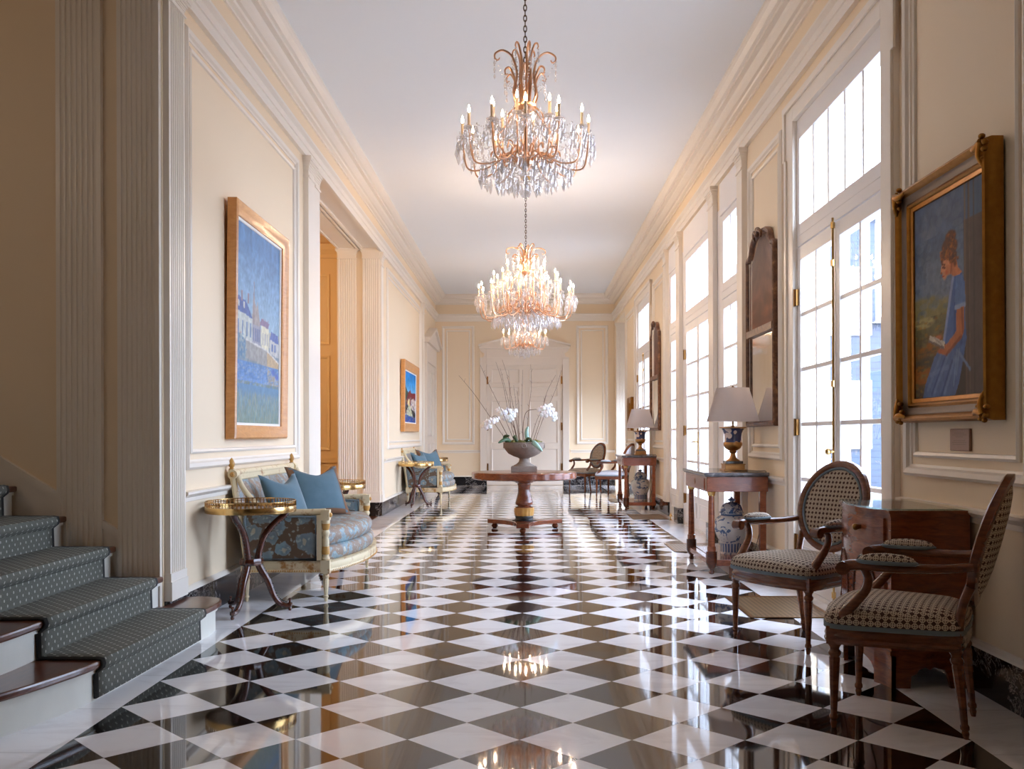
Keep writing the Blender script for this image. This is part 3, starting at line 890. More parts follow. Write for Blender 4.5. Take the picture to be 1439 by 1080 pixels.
    so = r.modifiers.new('thick', 'SOLIDIFY'); so.thickness = 0.011; so.offset = -1
    tag(r, 'grey green dotted carpet runner laid down the wooden stairs', 'carpet')
stairs()

# ------------------------------------------------------------------ armchairs
def chair_leg(m, top, foot, ztop, tilt=(0, 0)):
    prof = [(0.024, 0.36), (0.026, 0.345), (0.02, 0.335), (0.018, 0.325), (0.025, 0.315), (0.025, 0.305), (0.019, 0.296), (0.0215, 0.288), (0.013, 0.06), (0.017, 0.05), (0.017, 0.04), (0.012, 0.032), (0.014, 0.022), (0.009, 0.0)]
    segs = 24
    rr = []
    for r, z in prof:
        t = z / 0.36
        cx = foot[0] + (top[0] - foot[0]) * t; cy = foot[1] + (top[1] - foot[1]) * t
        ring = []
        for i in range(segs):
            a = 2 * PI * i / segs
            q = r * (1 - (0.16 * (0.5 - 0.5 * math.cos(8 * a)) if 0.06 <= z <= 0.288 else 0))
            ring.append((cx + q * math.cos(a), cy + q * math.sin(a), z * ztop / 0.36))
        rr.append(ring)
    m.rings(rr)
def armchair(loc, rz, label, fabric, group):
    t = thing('armchair', label, 'armchair', loc, rz, group)
    wd = M['walnut']
    # legs
    for s in (-1, 1):
        m = MB(); chair_leg(m, (s * 0.265, -0.23), (s * 0.265, -0.235), 0.345)
        m.box(s * 0.265 - 0.027, s * 0.265 + 0.027, -0.257, -0.203, 0.335, 0.405)
        m.build('leg', wd, t, smooth=40)
        m = MB(); chair_leg(m, (s * 0.185, 0.20), (s * 0.17, 0.235), 0.345)
        m.box(s * 0.185 - 0.022, s * 0.185 + 0.022, 0.18, 0.222, 0.335, 0.405)
        m.build('leg', wd, t, smooth=40)
    # seat plan: bowed front, curved sides
    plan = spline([(-0.285, -0.24, 0), (-0.15, -0.285, 0), (0, -0.298, 0), (0.15, -0.285, 0), (0.285, -0.24, 0), (0.275, -0.05, 0), (0.215, 0.20, 0), (0.1, 0.228, 0), (0, 0.232, 0), (-0.1, 0.228, 0), (-0.215, 0.20, 0), (-0.275, -0.05, 0)], 5, closed=True)
    m = MB()
    m.sweep([(p.x, p.y, 0.337) for p in plan], [(0.0, 0), (-0.006, 0.012), (0.002, 0.022), (-0.004, 0.034), (0.004, 0.05), (0.0, 0.062), (0.03, 0.062), (0.03, 0.0)], closed=True)
    m.build('seat_frame', wd, t, smooth=35)
    # seat cushion
    m = MB()
    rr = []
    for k, (sc, z) in enumerate(((0.97, 0.398), (1.0, 0.41), (1.02, 0.43), (0.99, 0.455), (0.9, 0.475), (0.72, 0.49), (0.45, 0.499), (0.15, 0.502))):
        rr.append([(p.x * sc, p.y * sc, z) for p in plan])
    m.rings(rr)
    seat = m.build('seat', fabric, t, smooth=60)
    m = MB(); m.sweep([(p.x * 1.005, p.y * 1.005, 0.398) for p in plan], [(-0.006, 0), (-0.006, 0.018), (0.004, 0.018), (0.004, 0)], closed=True)
    m.build('edge_braid', M['piping'], seat, smooth=40)
    # oval back, raked and slightly hollow
    zc, a, b = 0.745, 0.245, 0.265
    def bp(x, z, d):           # oval coordinates -> chair
        return (x, 0.215 + (z + b) * 0.26 - 0.05 * (1 - (x / a) ** 2) * 0 + 0.03 * (1 - min(1, (x / a) ** 2)) + d, zc + z)
    m = MB(); n = 40
    rr = []
    for i in range(n):
        th = 2 * PI * i / n
        ring = []
        for (ro, d) in ((0.0, -0.014), (0.012, -0.022), (0.03, -0.024), (0.042, -0.016), (0.046, 0.0), (0.042, 0.014), (0.02, 0.02), (0.0, 0.014)):
            f = 1 - ro / a
            ring.append(bp(a * f * math.cos(th), b * (1 - ro / b) * math.sin(th), d))
        rr.append(ring)
    m.rings(rr, loop=True)
    # supports down to the seat rail
    for s in (-1, 1):
        p0 = bp(s * a * 0.80, -b * 0.60, 0.0)
        m.tube(spline([(s * 0.185, 0.205, 0.37), (s * 0.187, 0.213, 0.44), (s * 0.192, 0.228, 0.52), (p0[0], p0[1], p0[2])], 5), lerp_list([0.023, 0.02, 0.018, 0.02], 16), 8)
    m.build('back_frame', wd, t, smooth=45)
    m = MB()
    for side in (-1, 1):
        rr = []
        for k, (sc, bul) in enumerate(((1.0, 0.0), (0.95, 0.012), (0.8, 0.024), (0.5, 0.033), (0.1, 0.036))):
            rr.append([bp((a - 0.036) * sc * math.cos(2 * PI * i / 32), (b - 0.036) * sc * math.sin(2 * PI * i / 32), side * (0.008 + bul * 0.8)) for i in range(32)])
        m.rings(rr, cap0=False)
    bk = m.build('backrest', fabric, t, smooth=60)
    m = MB()
    m.tube([bp((a - 0.045) * math.cos(2 * PI * i / 40), (b - 0.045) * math.sin(2 * PI * i / 40), -0.018) for i in range(40)], 0.0095, 6, closed=True)
    m.build('edge_braid', M['piping'], bk, smooth=60)
    # arms
    for s in (-1, 1):
        q = bp(s * a * 0.985, -b * 0.30, 0.0)
        m = MB()
        path = spline([(q[0] - s * 0.012, q[1], q[2]), (s * 0.262, 0.16, 0.655), (s * 0.29, 0.02, 0.653), (s * 0.295, -0.10, 0.656), (s * 0.29, -0.165, 0.652), (s * 0.285, -0.195, 0.64)], 6)
        m.tube(path, lerp_list([0.017, 0.017, 0.021, 0.021, 0.022, 0.024], len(path)), 10, up=(0, 0, 1))
        m.tube([(s * 0.285 - 0.026, -0.19, 0.640), (s * 0.285 + 0.026, -0.19, 0.640)], 0.027, 14)
        m.tube([(s * 0.285 - 0.030, -0.19, 0.640), (s * 0.285 + 0.030, -0.19, 0.640)], 0.014, 12)
        sup = spline([(s * 0.265, -0.225, 0.385), (s * 0.268, -0.205, 0.44), (s * 0.274, -0.155, 0.50), (s * 0.282, -0.108, 0.56), (s * 0.288, -0.10, 0.61), (s * 0.29, -0.118, 0.65)], 6)
        m.tube(sup, lerp_list([0.028, 0.027, 0.025, 0.022, 0.019, 0.018], len(sup)), 10, flat=0.85)
        ar = m.build('arm', wd, t, smooth=50)
        m = MB()
        m.lathe([(0.001, 0.0), (0.6, 0.001), (0.95, 0.010), (1.0, 0.02), (0.9, 0.034), (0.6, 0.045), (0.2, 0.049), (0.001, 0.05)], 20, (0, 0, 0))
        for v in m.bm.verts:
            v.co = Vector((s * 0.2935 + v.co.x * 0.036, -0.03 + v.co.y * 0.105, 0.662 + v.co.z * 0.9))
        pad = m.build('arm_pad', fabric, ar, smooth=60)
        m = MB()
        m.tube([(s * 0.2935 + 0.037 * math.cos(2 * PI * i / 24), -0.03 + 0.106 * math.sin(2 * PI * i / 24), 0.672) for i in range(24)], 0.008, 6, closed=True)
        m.build('edge_braid', M['piping'], pad, smooth=60)
    return t
def face(dx, dy):       # local front is -y
    return math.atan2(dx, -dy)
ch = armchair((1.585, 3.90, 0), face(-0.87, 0.49), 'oval-backed armchair in lattice fabric seen side on, in front of the bow-fronted cabinet', M['lattice'], 'oval-backed armchairs')
dup(ch, (1.575, 5.385, 0), face(-0.84, -0.54), 'oval-backed armchair in lattice fabric standing between the cabinet and the console table', 'oval-backed armchairs')
dup(ch, (1.25, 19.25, 0), face(-0.84, -0.54), 'small distant oval-backed armchair before the far wall, its oval back facing us', 'oval-backed armchairs')
armchair((1.68, 17.9, 0), face(-0.87, 0.49), 'distant armchair with pale seat, half hidden behind the second console table', M['palefab'], 'oval-backed armchairs')

# ------------------------------------------------------------------ bow-fronted cabinet
def cabinet():
    t = thing('cabinet', 'mahogany bow-fronted cabinet with glass top standing against the right wall', 'cabinet', (0, 0, 0))
    y0, y1, xf, xb = 4.36, 5.02, 1.70, 2.06
    def plan(e):        # front bow with little hollow shoulders
        pts = [(xf - e, y0 - e), (xf - 0.006 - e, y0 + 0.05), (xf - 0.036 - e, y0 + 0.12), (xf - 0.056 - e, y0 + 0.24), (xf - 0.06 - e, (y0 + y1) / 2), (xf - 0.056 - e, y1 - 0.24), (xf - 0.036 - e, y1 - 0.12), (xf - 0.006 - e, y1 - 0.05), (xf - e, y1 + e)]
        return [(p.x, p.y) for p in spline([(a, b, 0) for a, b in pts], 5)] + [(xb, y1 + e), (xb, y0 - e)]
    m = MB()
    m.prism(plan(0), 0.15, 0.80, lambda p, z: (p[0], p[1], z))
    m.build('body', M['cabwood'], t, smooth=35)
    m = MB(); m.prism(plan(0.014), 0.80, 0.815, lambda p, z: (p[0], p[1], z)); m.prism(plan(0.006), 0.785, 0.80, lambda p, z: (p[0], p[1], z))
    top = m.build('top', M['cabwood'], t, smooth=35)
    m = MB(); m.prism(plan(0.012), 0.8155, 0.823, lambda p, z: (p[0], p[1], z))
    m.build('glass_sheet', M['tableglass'], top)
    m = MB(); m.prism(plan(0.008), 0.15, 0.17, lambda p, z: (p[0], p[1], z))
    m.build('base_moulding', M['cabwood'], t, smooth=35)
    # fronts follow the bow
    fr = [p for p in plan(0.004)[:-2] if y0 + 0.045 < p[1] < y1 - 0.045]
    def skin(z0, z1, off, name, mat, sel=None, par=t):
        m = MB(); pl = [p for p in fr if sel is None or sel(p[1])]
        rr = [[(p[0] - off, p[1], z0), (p[0] - off, p[1], z1), (p[0] + 0.02, p[1], z1), (p[0] + 0.02, p[1], z0)] for p in pl]
        m.rings(rr); return m.build(name, mat, par, smooth=35)
    dr = skin(0.665, 0.775, 0.006, 'drawer', M['console'])
    for yy in (y0 + 0.22,):
        m = MB(); m.tube([(xf - 0.055, yy, 0.72), (xf - 0.082, yy, 0.72)], [0.010, 0.014], 12); m.ball((xf - 0.086, yy, 0.72), 0.017)
        m.build('knob', M['bronze'], dr, smooth=40)
    ym = (y0 + y1) / 2
    for sel in (lambda y: y < ym + 0.01, lambda y: y > ym - 0.01):
        dd = skin(0.19, 0.645, 0.006, 'door', M['console'], sel)
        ys = [p[1] for p in fr if sel(p[1])]; c = sum((min(ys), max(ys))) / 2
        m = MB(); pts = []
        for i in range(28):
            a = 2 * PI * i / 28
            yy = c + 0.10 * math.cos(a)
            xx = min(fr, key=lambda p: abs(p[1] - yy))[0]
            pts.append((xx - 0.008, yy, 0.42 + 0.17 * math.sin(a)))
        m.tube(pts, 0.004, 6, closed=True); m.build('oval_inlay', M['mahog'], dd)
    # bracket feet and shaped apron
    m = MB()
    ap = [(0, 0.15), (0, 0.0), (0.09, 0.0), (0.095, 0.055), (0.12, 0.065), (0.13, 0.085), (0.16, 0.095), (0.18, 0.085), (0.2, 0.095), (0.25, 0.085), (0.265, 0.06), (0.28, 0.0), (0.37, 0.0), (0.37, 0.15)]
    for y in (y0, y1):
        d = 0.022 if y == y0 else -0.022
        m.prism([(xf + a * (xb - xf) / 0.37, z) for a, z in ap], y, y + d, lambda p, q: (p[0], q, p[1]))
    for a0, a1 in ((0, 4), (-5, None)):
        pl = [p for p in plan(0)[:-2]]
        pl = pl[:11] if a0 == 0 else pl[-11:]
        rr = [[(p[0], p[1], 0.0), (p[0], p[1], 0.15), (p[0] + 0.022, p[1], 0.15), (p[0] + 0.022, p[1], 0.0)] for p in pl]
        m.rings(rr)
    pl = [p for p in plan(0)[:-2]][10:-10]
    nn = len(pl)
    m.rings([[(p[0], p[1], 0.06 + 0.07 * math.sin(PI * i / (nn - 1)) ** 0.5), (p[0], p[1], 0.15), (p[0] + 0.02, p[1], 0.15), (p[0] + 0.02, p[1], 0.06 + 0.07 * math.sin(PI * i / (nn - 1)) ** 0.5)] for i, p in enumerate(pl)])
    m.build('bracket_base', M['cabwood'], t, smooth=35)
cabinet()

# ------------------------------------------------------------------ console tables
def console(loc, label):
    t = thing('console_table', label, 'console table', loc, 0, 'console tables between the windows')
    # local: x = 0 at the wall side .. -0.5 front, y along the wall
    L = 0.50
    m = MB(); m.box(-0.545, -0.005, -L - 0.045, L + 0.045, 0.825, 0.85)
    m.box(-0.535, -0.005, -L - 0.035, L + 0.035, 0.815, 0.826)
    m.build('marble_top', M['gmarble'], t, bevel=0.005)
    m = MB(); m.box(-0.52, -0.01, -L - 0.02, L + 0.02, 0.69, 0.815); ap = m.build('apron', M['console'], t, bevel=0.004)
    m = MB(); m.box(-0.526, -0.515, -L + 0.08, L - 0.08, 0.705, 0.80); dr = m.build('drawer', M['console'], t, bevel=0.003)
    m = MB(); m.lathe([(0.001, 0), (0.012, 0), (0.012, 0.003), (0.001, 0.004)], 14, (0, 0, 0), sy=1.0)
    for v in m.bm.verts: v.co = Vector((-0.526 - v.co.z, v.co.x, 0.755 + v.co.y * 2.2))
    m.build('keyhole', M['bronze'], dr)
    for s in (-1, 1):
        m = MB()
        m.lathe([(0.034, 0.19), (0.036, 0.2), (0.036, 0.23), (0.030, 0.235), (0.029, 0.25), (0.024, 0.655), (0.029, 0.66), (0.029, 0.672), (0.026, 0.675), (0.034, 0.68), (0.034, 0.692)], 20, (-0.475, s * (L - 0.02), 0))
        m.build('column', M['console'], t, smooth=40)
        m = MB(); m.lathe([(0.012, 0), (0.02, 0.004), (0.024, 0.016), (0.018, 0.03), (0.016, 0.036), (0.034, 0.06), (0.044, 0.085), (0.046, 0.10), (0.046, 0.19), (0.034, 0.192)], 20, (-0.475, s * (L - 0.02), 0))
        m.build('foot', M['mahog'], t, smooth=40)
        m = MB(); m.lathe([(0.0305, 0.655), (0.0305, 0.662), (0.033, 0.675), (0.0365, 0.692)], 20, (-0.475, s * (L - 0.02), 0)); m.build('capital', M['brass'], t, smooth=40)
        m = MB(); m.box(-0.075, -0.025, s * (L - 0.02) - 0.03, s * (L - 0.02) + 0.03, 0.12, 0.70); m.build('rear_leg', M['console'], t, bevel=0.003)
        m = MB(); m.lathe([(0.012, 0), (0.022, 0.01), (0.02, 0.03), (0.034, 0.06), (0.03, 0.07)], 14, (-0.05, s * (L - 0.06), 0)); m.build('foot', M['mahog'], t, smooth=40)
    m = MB(); m.box(-0.44, -0.012, -L, L, 0.07, 0.122); m.box(-0.50, -0.44, -L + 0.06, L - 0.06, 0.075, 0.118)
    m.build('shelf', M['console'], t, bevel=0.004)
    return t
con = console((2.05, 8.41, 0), 'mahogany console table with marble top between the glazed doorways, nearer the camera')
dup(con, (2.05, 15.18, 0), 0, 'second mahogany console table, further down the hall before the distant chairs')

def lamp(loc, label):
    t = thing('table_lamp', label, 'lamp', loc, 0, 'urn lamps on the console tables')
    m = MB(); m.box(-0.1, 0.1, -0.1, 0.1, 0, 0.012); m.box(-0.085, 0.085, -0.085, 0.085, 0.012, 0.05)
    m.box(-0.09, 0.09, -0.09, 0.09, 0.05, 0.06); m.build('base', M['lampgold'], t, bevel=0.003)
    m = MB(); m.box(-0.073, 0.073, -0.073, 0.073, 0.06, 0.085); m.build('plinth', M['gmarble'], t, bevel=0.003)
    m = MB(); m.lathe([(0.06, 0.085), (0.056, 0.092), (0.035, 0.105), (0.025, 0.125), (0.02, 0.15), (0.028, 0.156), (0.034, 0.166), (0.028, 0.172), (0.04, 0.178), (0.066, 0.195), (0.078, 0.215), (0.083, 0.235), (0.078, 0.248)], 28); m.build('pedestal', M['lampgold'], t, smooth=40)
    m = MB(); m.lathe([(0.078, 0.247), (0.074, 0.252), (0.073, 0.29), (0.077, 0.325), (0.088, 0.352), (0.104, 0.37)], 28); m.build('urn', M['urnblue'], t, smooth=40)
    m = MB(); m.lathe([(0.104, 0.368), (0.118, 0.374), (0.118, 0.381), (0.02, 0.381), (0.001, 0.381)], 28); m.build('rim', M['lampgold'], t, smooth=40)
    m = MB(); m.lathe([(0.012, 0.381), (0.014, 0.39), (0.007, 0.40), (0.011, 0.415), (0.007, 0.43), (0.006, 0.72), (0.012, 0.725), (0.012, 0.735), (0.002, 0.745)], 12); m.build('stem', M['bronze'], t, smooth=40)
    m = MB(); prof = [(0.228, 0.43), (0.227, 0.436), (0.142, 0.72), (0.141, 0.726)]
    rr = [[(r * math.cos(2 * PI * i / 48), r * math.sin(2 * PI * i / 48), z) for i in range(48)] for r, z in prof]
    m.rings(rr, cap0=False, cap1=False); m.build('lamp_shade', M['shade'], t, smooth=30)
    m = MB(); cpts = spline([(0.0, -0.10, 0.006), (0.02, -0.2, 0.006), (0.12, -0.30, 0.006), (0.165, -0.32, 0.006), (0.197, -0.355, 0.006), (0.2015, -0.36, -0.03), (0.2015, -0.36, -0.17), (0.17, -0.35, -0.35), (0.13, -0.37, -0.55), (0.09, -0.38, -0.69)], 6)
    m.tube(cpts, 0.003, 6)
    m.build('cord', M['black'], t)
    return t
lp = lamp((1.85, 8.36, 0.8505), 'urn table lamp with pale shade on the console table nearer the camera')
dup(lp, (1.85, 15.13, 0.8505), 0, 'urn table lamp with pale shade on the far console table')

def jar(loc, label):
    t = thing('ginger_jar', label, 'jar', loc, 0, 'lidded blue and white jars')
    m = MB(); m.lathe([(0.001, 0.0), (0.098, 0.0), (0.1, 0.012), (0.1, 0.06), (0.108, 0.1), (0.135, 0.17), (0.152, 0.23), (0.153, 0.265), (0.14, 0.305), (0.108, 0.332), (0.094, 0.338), (0.092, 0.352), (0.09, 0.358)], 36)
    m.build('body', M['porc'], t, smooth=40)
    m = MB(); m.lathe([(0.105, 0.356), (0.107, 0.366), (0.097, 0.37), (0.094, 0.39), (0.08, 0.425), (0.05, 0.447), (0.02, 0.452), (0.017, 0.46), (0.034, 0.468), (0.03, 0.478), (0.012, 0.486), (0.01, 0.494), (0.001, 0.5)], 32)
    m.build('lid', M['lidporc'], t, smooth=40)
    return t
j1 = jar((1.83, 8.33, 0.1225), 'lidded blue and white jar under the console table nearer the camera')
dup(j1, (1.85, 15.15, 0.1225), 1.1, 'lidded blue and white jar under the far console table')
m = MB(); m.box(-0.04, 0.04, -0.07, 0.07, 0.0, 0.03); m.box(-0.025, 0.025, -0.05, 0.05, 0.03, 0.042)
o = m.build('power_adapter', M['black'], bevel=0.006); o.location = (1.90, 8.03, 0.1235); o.rotation_euler = (0, 0, 0.4)
tag(o, 'small black power adapter on the console shelf beside the jar', 'adapter')

# ------------------------------------------------------------------ mirrors
def wall_mirror(loc, label):
    t = thing('wall_mirror', label, 'mirror', loc, -PI / 2, 'arched trumeau mirrors')
    w, h = 0.49, 1.70
    half = spline([(w, 0, 0), (w, 0.2, 0), (w, 1.0, 0), (w, 1.42, 0), (w, 1.50, 0), (w - 0.05, 1.535, 0), (w - 0.11, 1.545, 0), (w - 0.145, 1.585, 0), (w - 0.18, 1.64, 0), (w - 0.28, 1.685, 0), (w - 0.40, 1.70, 0), (0, 1.705, 0)], 4)
    outl = [(p.x, p.y) for p in half] + [(-p.x, p.y) for p in reversed(half[:-1])]
    inner = []
    n = len(outl)
    def offs(d):
        res = []
        for i in range(n):
            a = Vector(outl[i - 1]); b = Vector(outl[i]); c = Vector(outl[(i + 1) % n])
            e1 = (b - a).normalized() if (b - a).length > 1e-6 else Vector((0, 1)); e2 = (c - b).normalized() if (c - b).length > 1e-6 else e1
            nn = Vector((-e1.y, e1.x)) + Vector((-e2.y, e2.x))
            nn = nn / max(nn.length_squared / 2, 0.5)
            res.append((b.x + nn.x * d, b.y + nn.y * d))
        return res
    m = MB(); prof = [(0, 0), (0, -0.03), (0.008, -0.044), (0.02, -0.04), (0.032, -0.046), (0.044, -0.034), (0.048, -0.022), (0.048, 0)]
    L = [offs(a) for a, b in prof]
    rr = [[(L[k][i][0], prof[k][1], L[k][i][1]) for k in range(len(prof))] for i in range(n)]
    m.rings(rr, loop=True)
    m.box(-w + 0.05, w - 0.05, -0.048, 0, 0.80, 0.86)
    m.build('frame', M['mframe'], t, smooth=40)
    m = MB(); ip = offs(0.044)
    m.prism([p for p in ip], -0.010, -0.002, lambda p, q: (p[0], q, p[1]))
    m.build('back_board', M['mframe'], t)
    # dim painted landscape above, looking glass below
    def pic(P):
        P.fill((112, 82, 66)); P.grad((108, 92, 90), (124, 78, 58))
        P.noise(0.16, 5, 3)
        for cx, cz, r in ((0.2, 0.34, 0.16), (0.42, 0.25, 0.12), (0.75, 0.32, 0.2), (0.3, 0.15, 0.2), (0.85, 0.12, 0.18)):
            P.ellipse(cx, cz, r, r * 0.5, (86, 56, 42), 0.5, 0.08)
        P.poly([(0, 0), (1, 0), (1, 0.16), (0.6, 0.1), (0.3, 0.2), (0, 0.12)], (92, 58, 44), 0.5, 0.03)
    cv = canvas('painted_panel', 0.90, 0.80, pic, 40, 40)
    # trim the painting to the arch
    for v in cv.data.vertices:
        x = v.co.x; z = v.co.z + 0.86
        ax = abs(x)
        top = 1.64 if ax < 0.10 else (1.64 - (ax - 0.10) / 0.2 * 0.15 if ax < 0.3 else 1.485 - (ax - 0.3) * 0.25)
        v.co.z = 0.855 + (z - 0.86) / 0.80 * (top - 0.855); v.co.y = -0.013
    cv.parent = t; cv.location = (0, 0, 0)
    m = MB(); m.box(-w + 0.04, w - 0.04, -0.016, -0.011, 0.04, 0.81)
    m.build('mirror_glass', M['mirror'], t)
    # little carved crest
    m = MB()
    for s in (-1, 1):
        m.tube(spline([(0.0, -0.05, 1.66), (s * 0.06, -0.062, 1.69), (s * 0.12, -0.055, 1.66), (s * 0.10, -0.05, 1.62)], 5), lerp_list([0.022, 0.018, 0.014, 0.008], 16), 8)
    m.ball((0, -0.05, 1.70), 0.026); m.ball((0, -0.058, 1.655), 0.022)
    m.build('crest', M['mframe'], t, smooth=50)
    return t

# ------------------------------------------------------------------ painted canvases
class Painter:
    def __init__(s, nx, nz):
        s.nx, s.nz = nx, nz
        s.X, s.Z = np.meshgrid(np.linspace(0, 1, nx), np.linspace(0, 1, nz))
        s.c = np.zeros((nz, nx, 3)); s.rs = np.random.RandomState(5)
    def fill(s, c): s.c[:] = c
    def grad(s, top, bot, z0=0.0, z1=1.0):
        t = np.clip((s.Z - z0) / (z1 - z0), 0, 1)[..., None]
        m = ((s.Z >= z0) & (s.Z <= z1))[..., None]
        s.c = np.where(m, np.array(bot) * (1 - t) + np.array(top) * t, s.c)
    def blend(s, a, c): s.c = s.c * (1 - a[..., None]) + np.array(c, float) * a[..., None]
    def ellipse(s, cx, cz, rx, rz, c, al=1.0, soft=0.02):
        d = np.sqrt(((s.X - cx) / rx) ** 2 + ((s.Z - cz) / rz) ** 2)
        s.blend(np.clip((1 - d) / max(soft / max(rx, rz), 1e-3), 0, 1) * al, c)
    def poly(s, pts, c, al=1.0, soft=0.0):
        ins = np.zeros_like(s.X, bool); n = len(pts)
        for i in range(n):
            x1, z1 = pts[i]; x2, z2 = pts[(i + 1) % n]
            if z1 == z2: continue
            cr = ((s.Z >= min(z1, z2)) & (s.Z < max(z1, z2)) & (s.X < x1 + (s.Z - z1) * (x2 - x1) / (z2 - z1)))
            ins ^= cr
        s.blend(ins * al, c)
    def line(s, x1, z1, x2, z2, w, c, al=1.0):
        dx, dz = x2 - x1, z2 - z1
        t = np.clip(((s.X - x1) * dx + (s.Z - z1) * dz) / (dx * dx + dz * dz), 0, 1)
        d = np.hypot(s.X - x1 - t * dx, s.Z - z1 - t * dz)
        s.blend(np.clip((w - d) / (w * 0.4), 0, 1) * al, c)
    def noise(s, amp, k, oct=3, zr=None):
        n = np.zeros_like(s.X)
        for o in range(oct):
            g = s.rs.rand(k * 2 ** o + 2, k * 2 ** o + 2)
            x = s.X * k * 2 ** o; z = s.Z * k * 2 ** o
            i, j = x.astype(int), z.astype(int); fx, fz = x - i, z - j
            n += ((g[j, i] * (1 - fx) + g[j, i + 1] * fx) * (1 - fz) + (g[j + 1, i] * (1 - fx) + g[j + 1, i + 1] * fx) * fz - 0.5) / 1.6 ** o
        if zr is not None: n = n * ((s.Z >= zr[0]) & (s.Z <= zr[1]))
        s.c = s.c * (1 + amp * 2 * n[..., None])
    def dabs(s, n, box, cols, rx, rz, al=0.6):
        for _ in range(n):
            x = box[0] + s.rs.rand() * (box[1] - box[0]); z = box[2] + s.rs.rand() * (box[3] - box[2])
            s.ellipse(x, z, rx * (0.5 + s.rs.rand()), rz * (0.5 + s.rs.rand()), cols[s.rs.randint(len(cols))], al, 0.004)
def canvas(name, w, h, fn, nx, nz, parent=None):
    P = Painter(nx, nz); fn(P)
    m = MB()
    m.grid(nx, nz, lambda a, b: ((a - 0.5) * w, 0, b * h))
    o = m.build(name, M['canvas'], parent, recalc=False)
    ca = o.data.color_attributes.new('Col', 'FLOAT_COLOR', 'POINT')
    c = np.clip(P.c, 0, 255) / 255.0
    l = np.where(c <= 0.04045, c / 12.92, ((c + 0.055) / 1.055) ** 2.4)
    arr = np.ones((nx, nz, 4), np.float32); arr[..., :3] = np.transpose(l, (1, 0, 2))
    ca.data.foreach_set('color', arr.reshape(-1))
    return o

wall_mirror((W - 0.004, 8.215, 1.235), 'tall arched mirror in a worn dark frame above the console nearer the camera')
wall_mirror((W - 0.004, 14.95, 1.235), 'second arched mirror in a worn dark frame, before the furthest glazed doorway')

def picture(name, label, cat, loc, rz, w, h, border, prof, mats, art, nx, nz, tilt=0.0, corners=False, group=None):
    t = thing(name, label, cat, loc, rz, group)
    t.rotation_euler = (tilt, 0, rz)
    m = MB()
    m.frame((-w / 2, 0, 0), (1, 0, 0), (0, 0, 1), (0, -1, 0), w, h, prof)
    fr = m.build('frame', mats[0], t, smooth=30)
    d = prof[-1][1] if False else 0.02
    m = MB(); m.frame((-w / 2 + border - 0.001, 0, border - 0.001), (1, 0, 0), (0, 0, 1), (0, -1, 0), w - 2 * border + 0.002, h - 2 * border + 0.002, [(0, 0.005), (0, 0.035), (0.018, 0.03), (0.022, 0.02), (0.022, 0.005)])
    m.build('liner', mats[1], fr, smooth=30)
    b = border + 0.018
    cv = canvas('painting', w - 2 * b, h - 2 * b, art, nx, nz, t)
    cv.location = (0, -0.022, b)
    m = MB(); m.box(-w / 2 + 0.01, w / 2 - 0.01, -0.012, -0.002, 0.01, h - 0.01); m.build('backing', M['frametaupe'], t)
    return t, fr

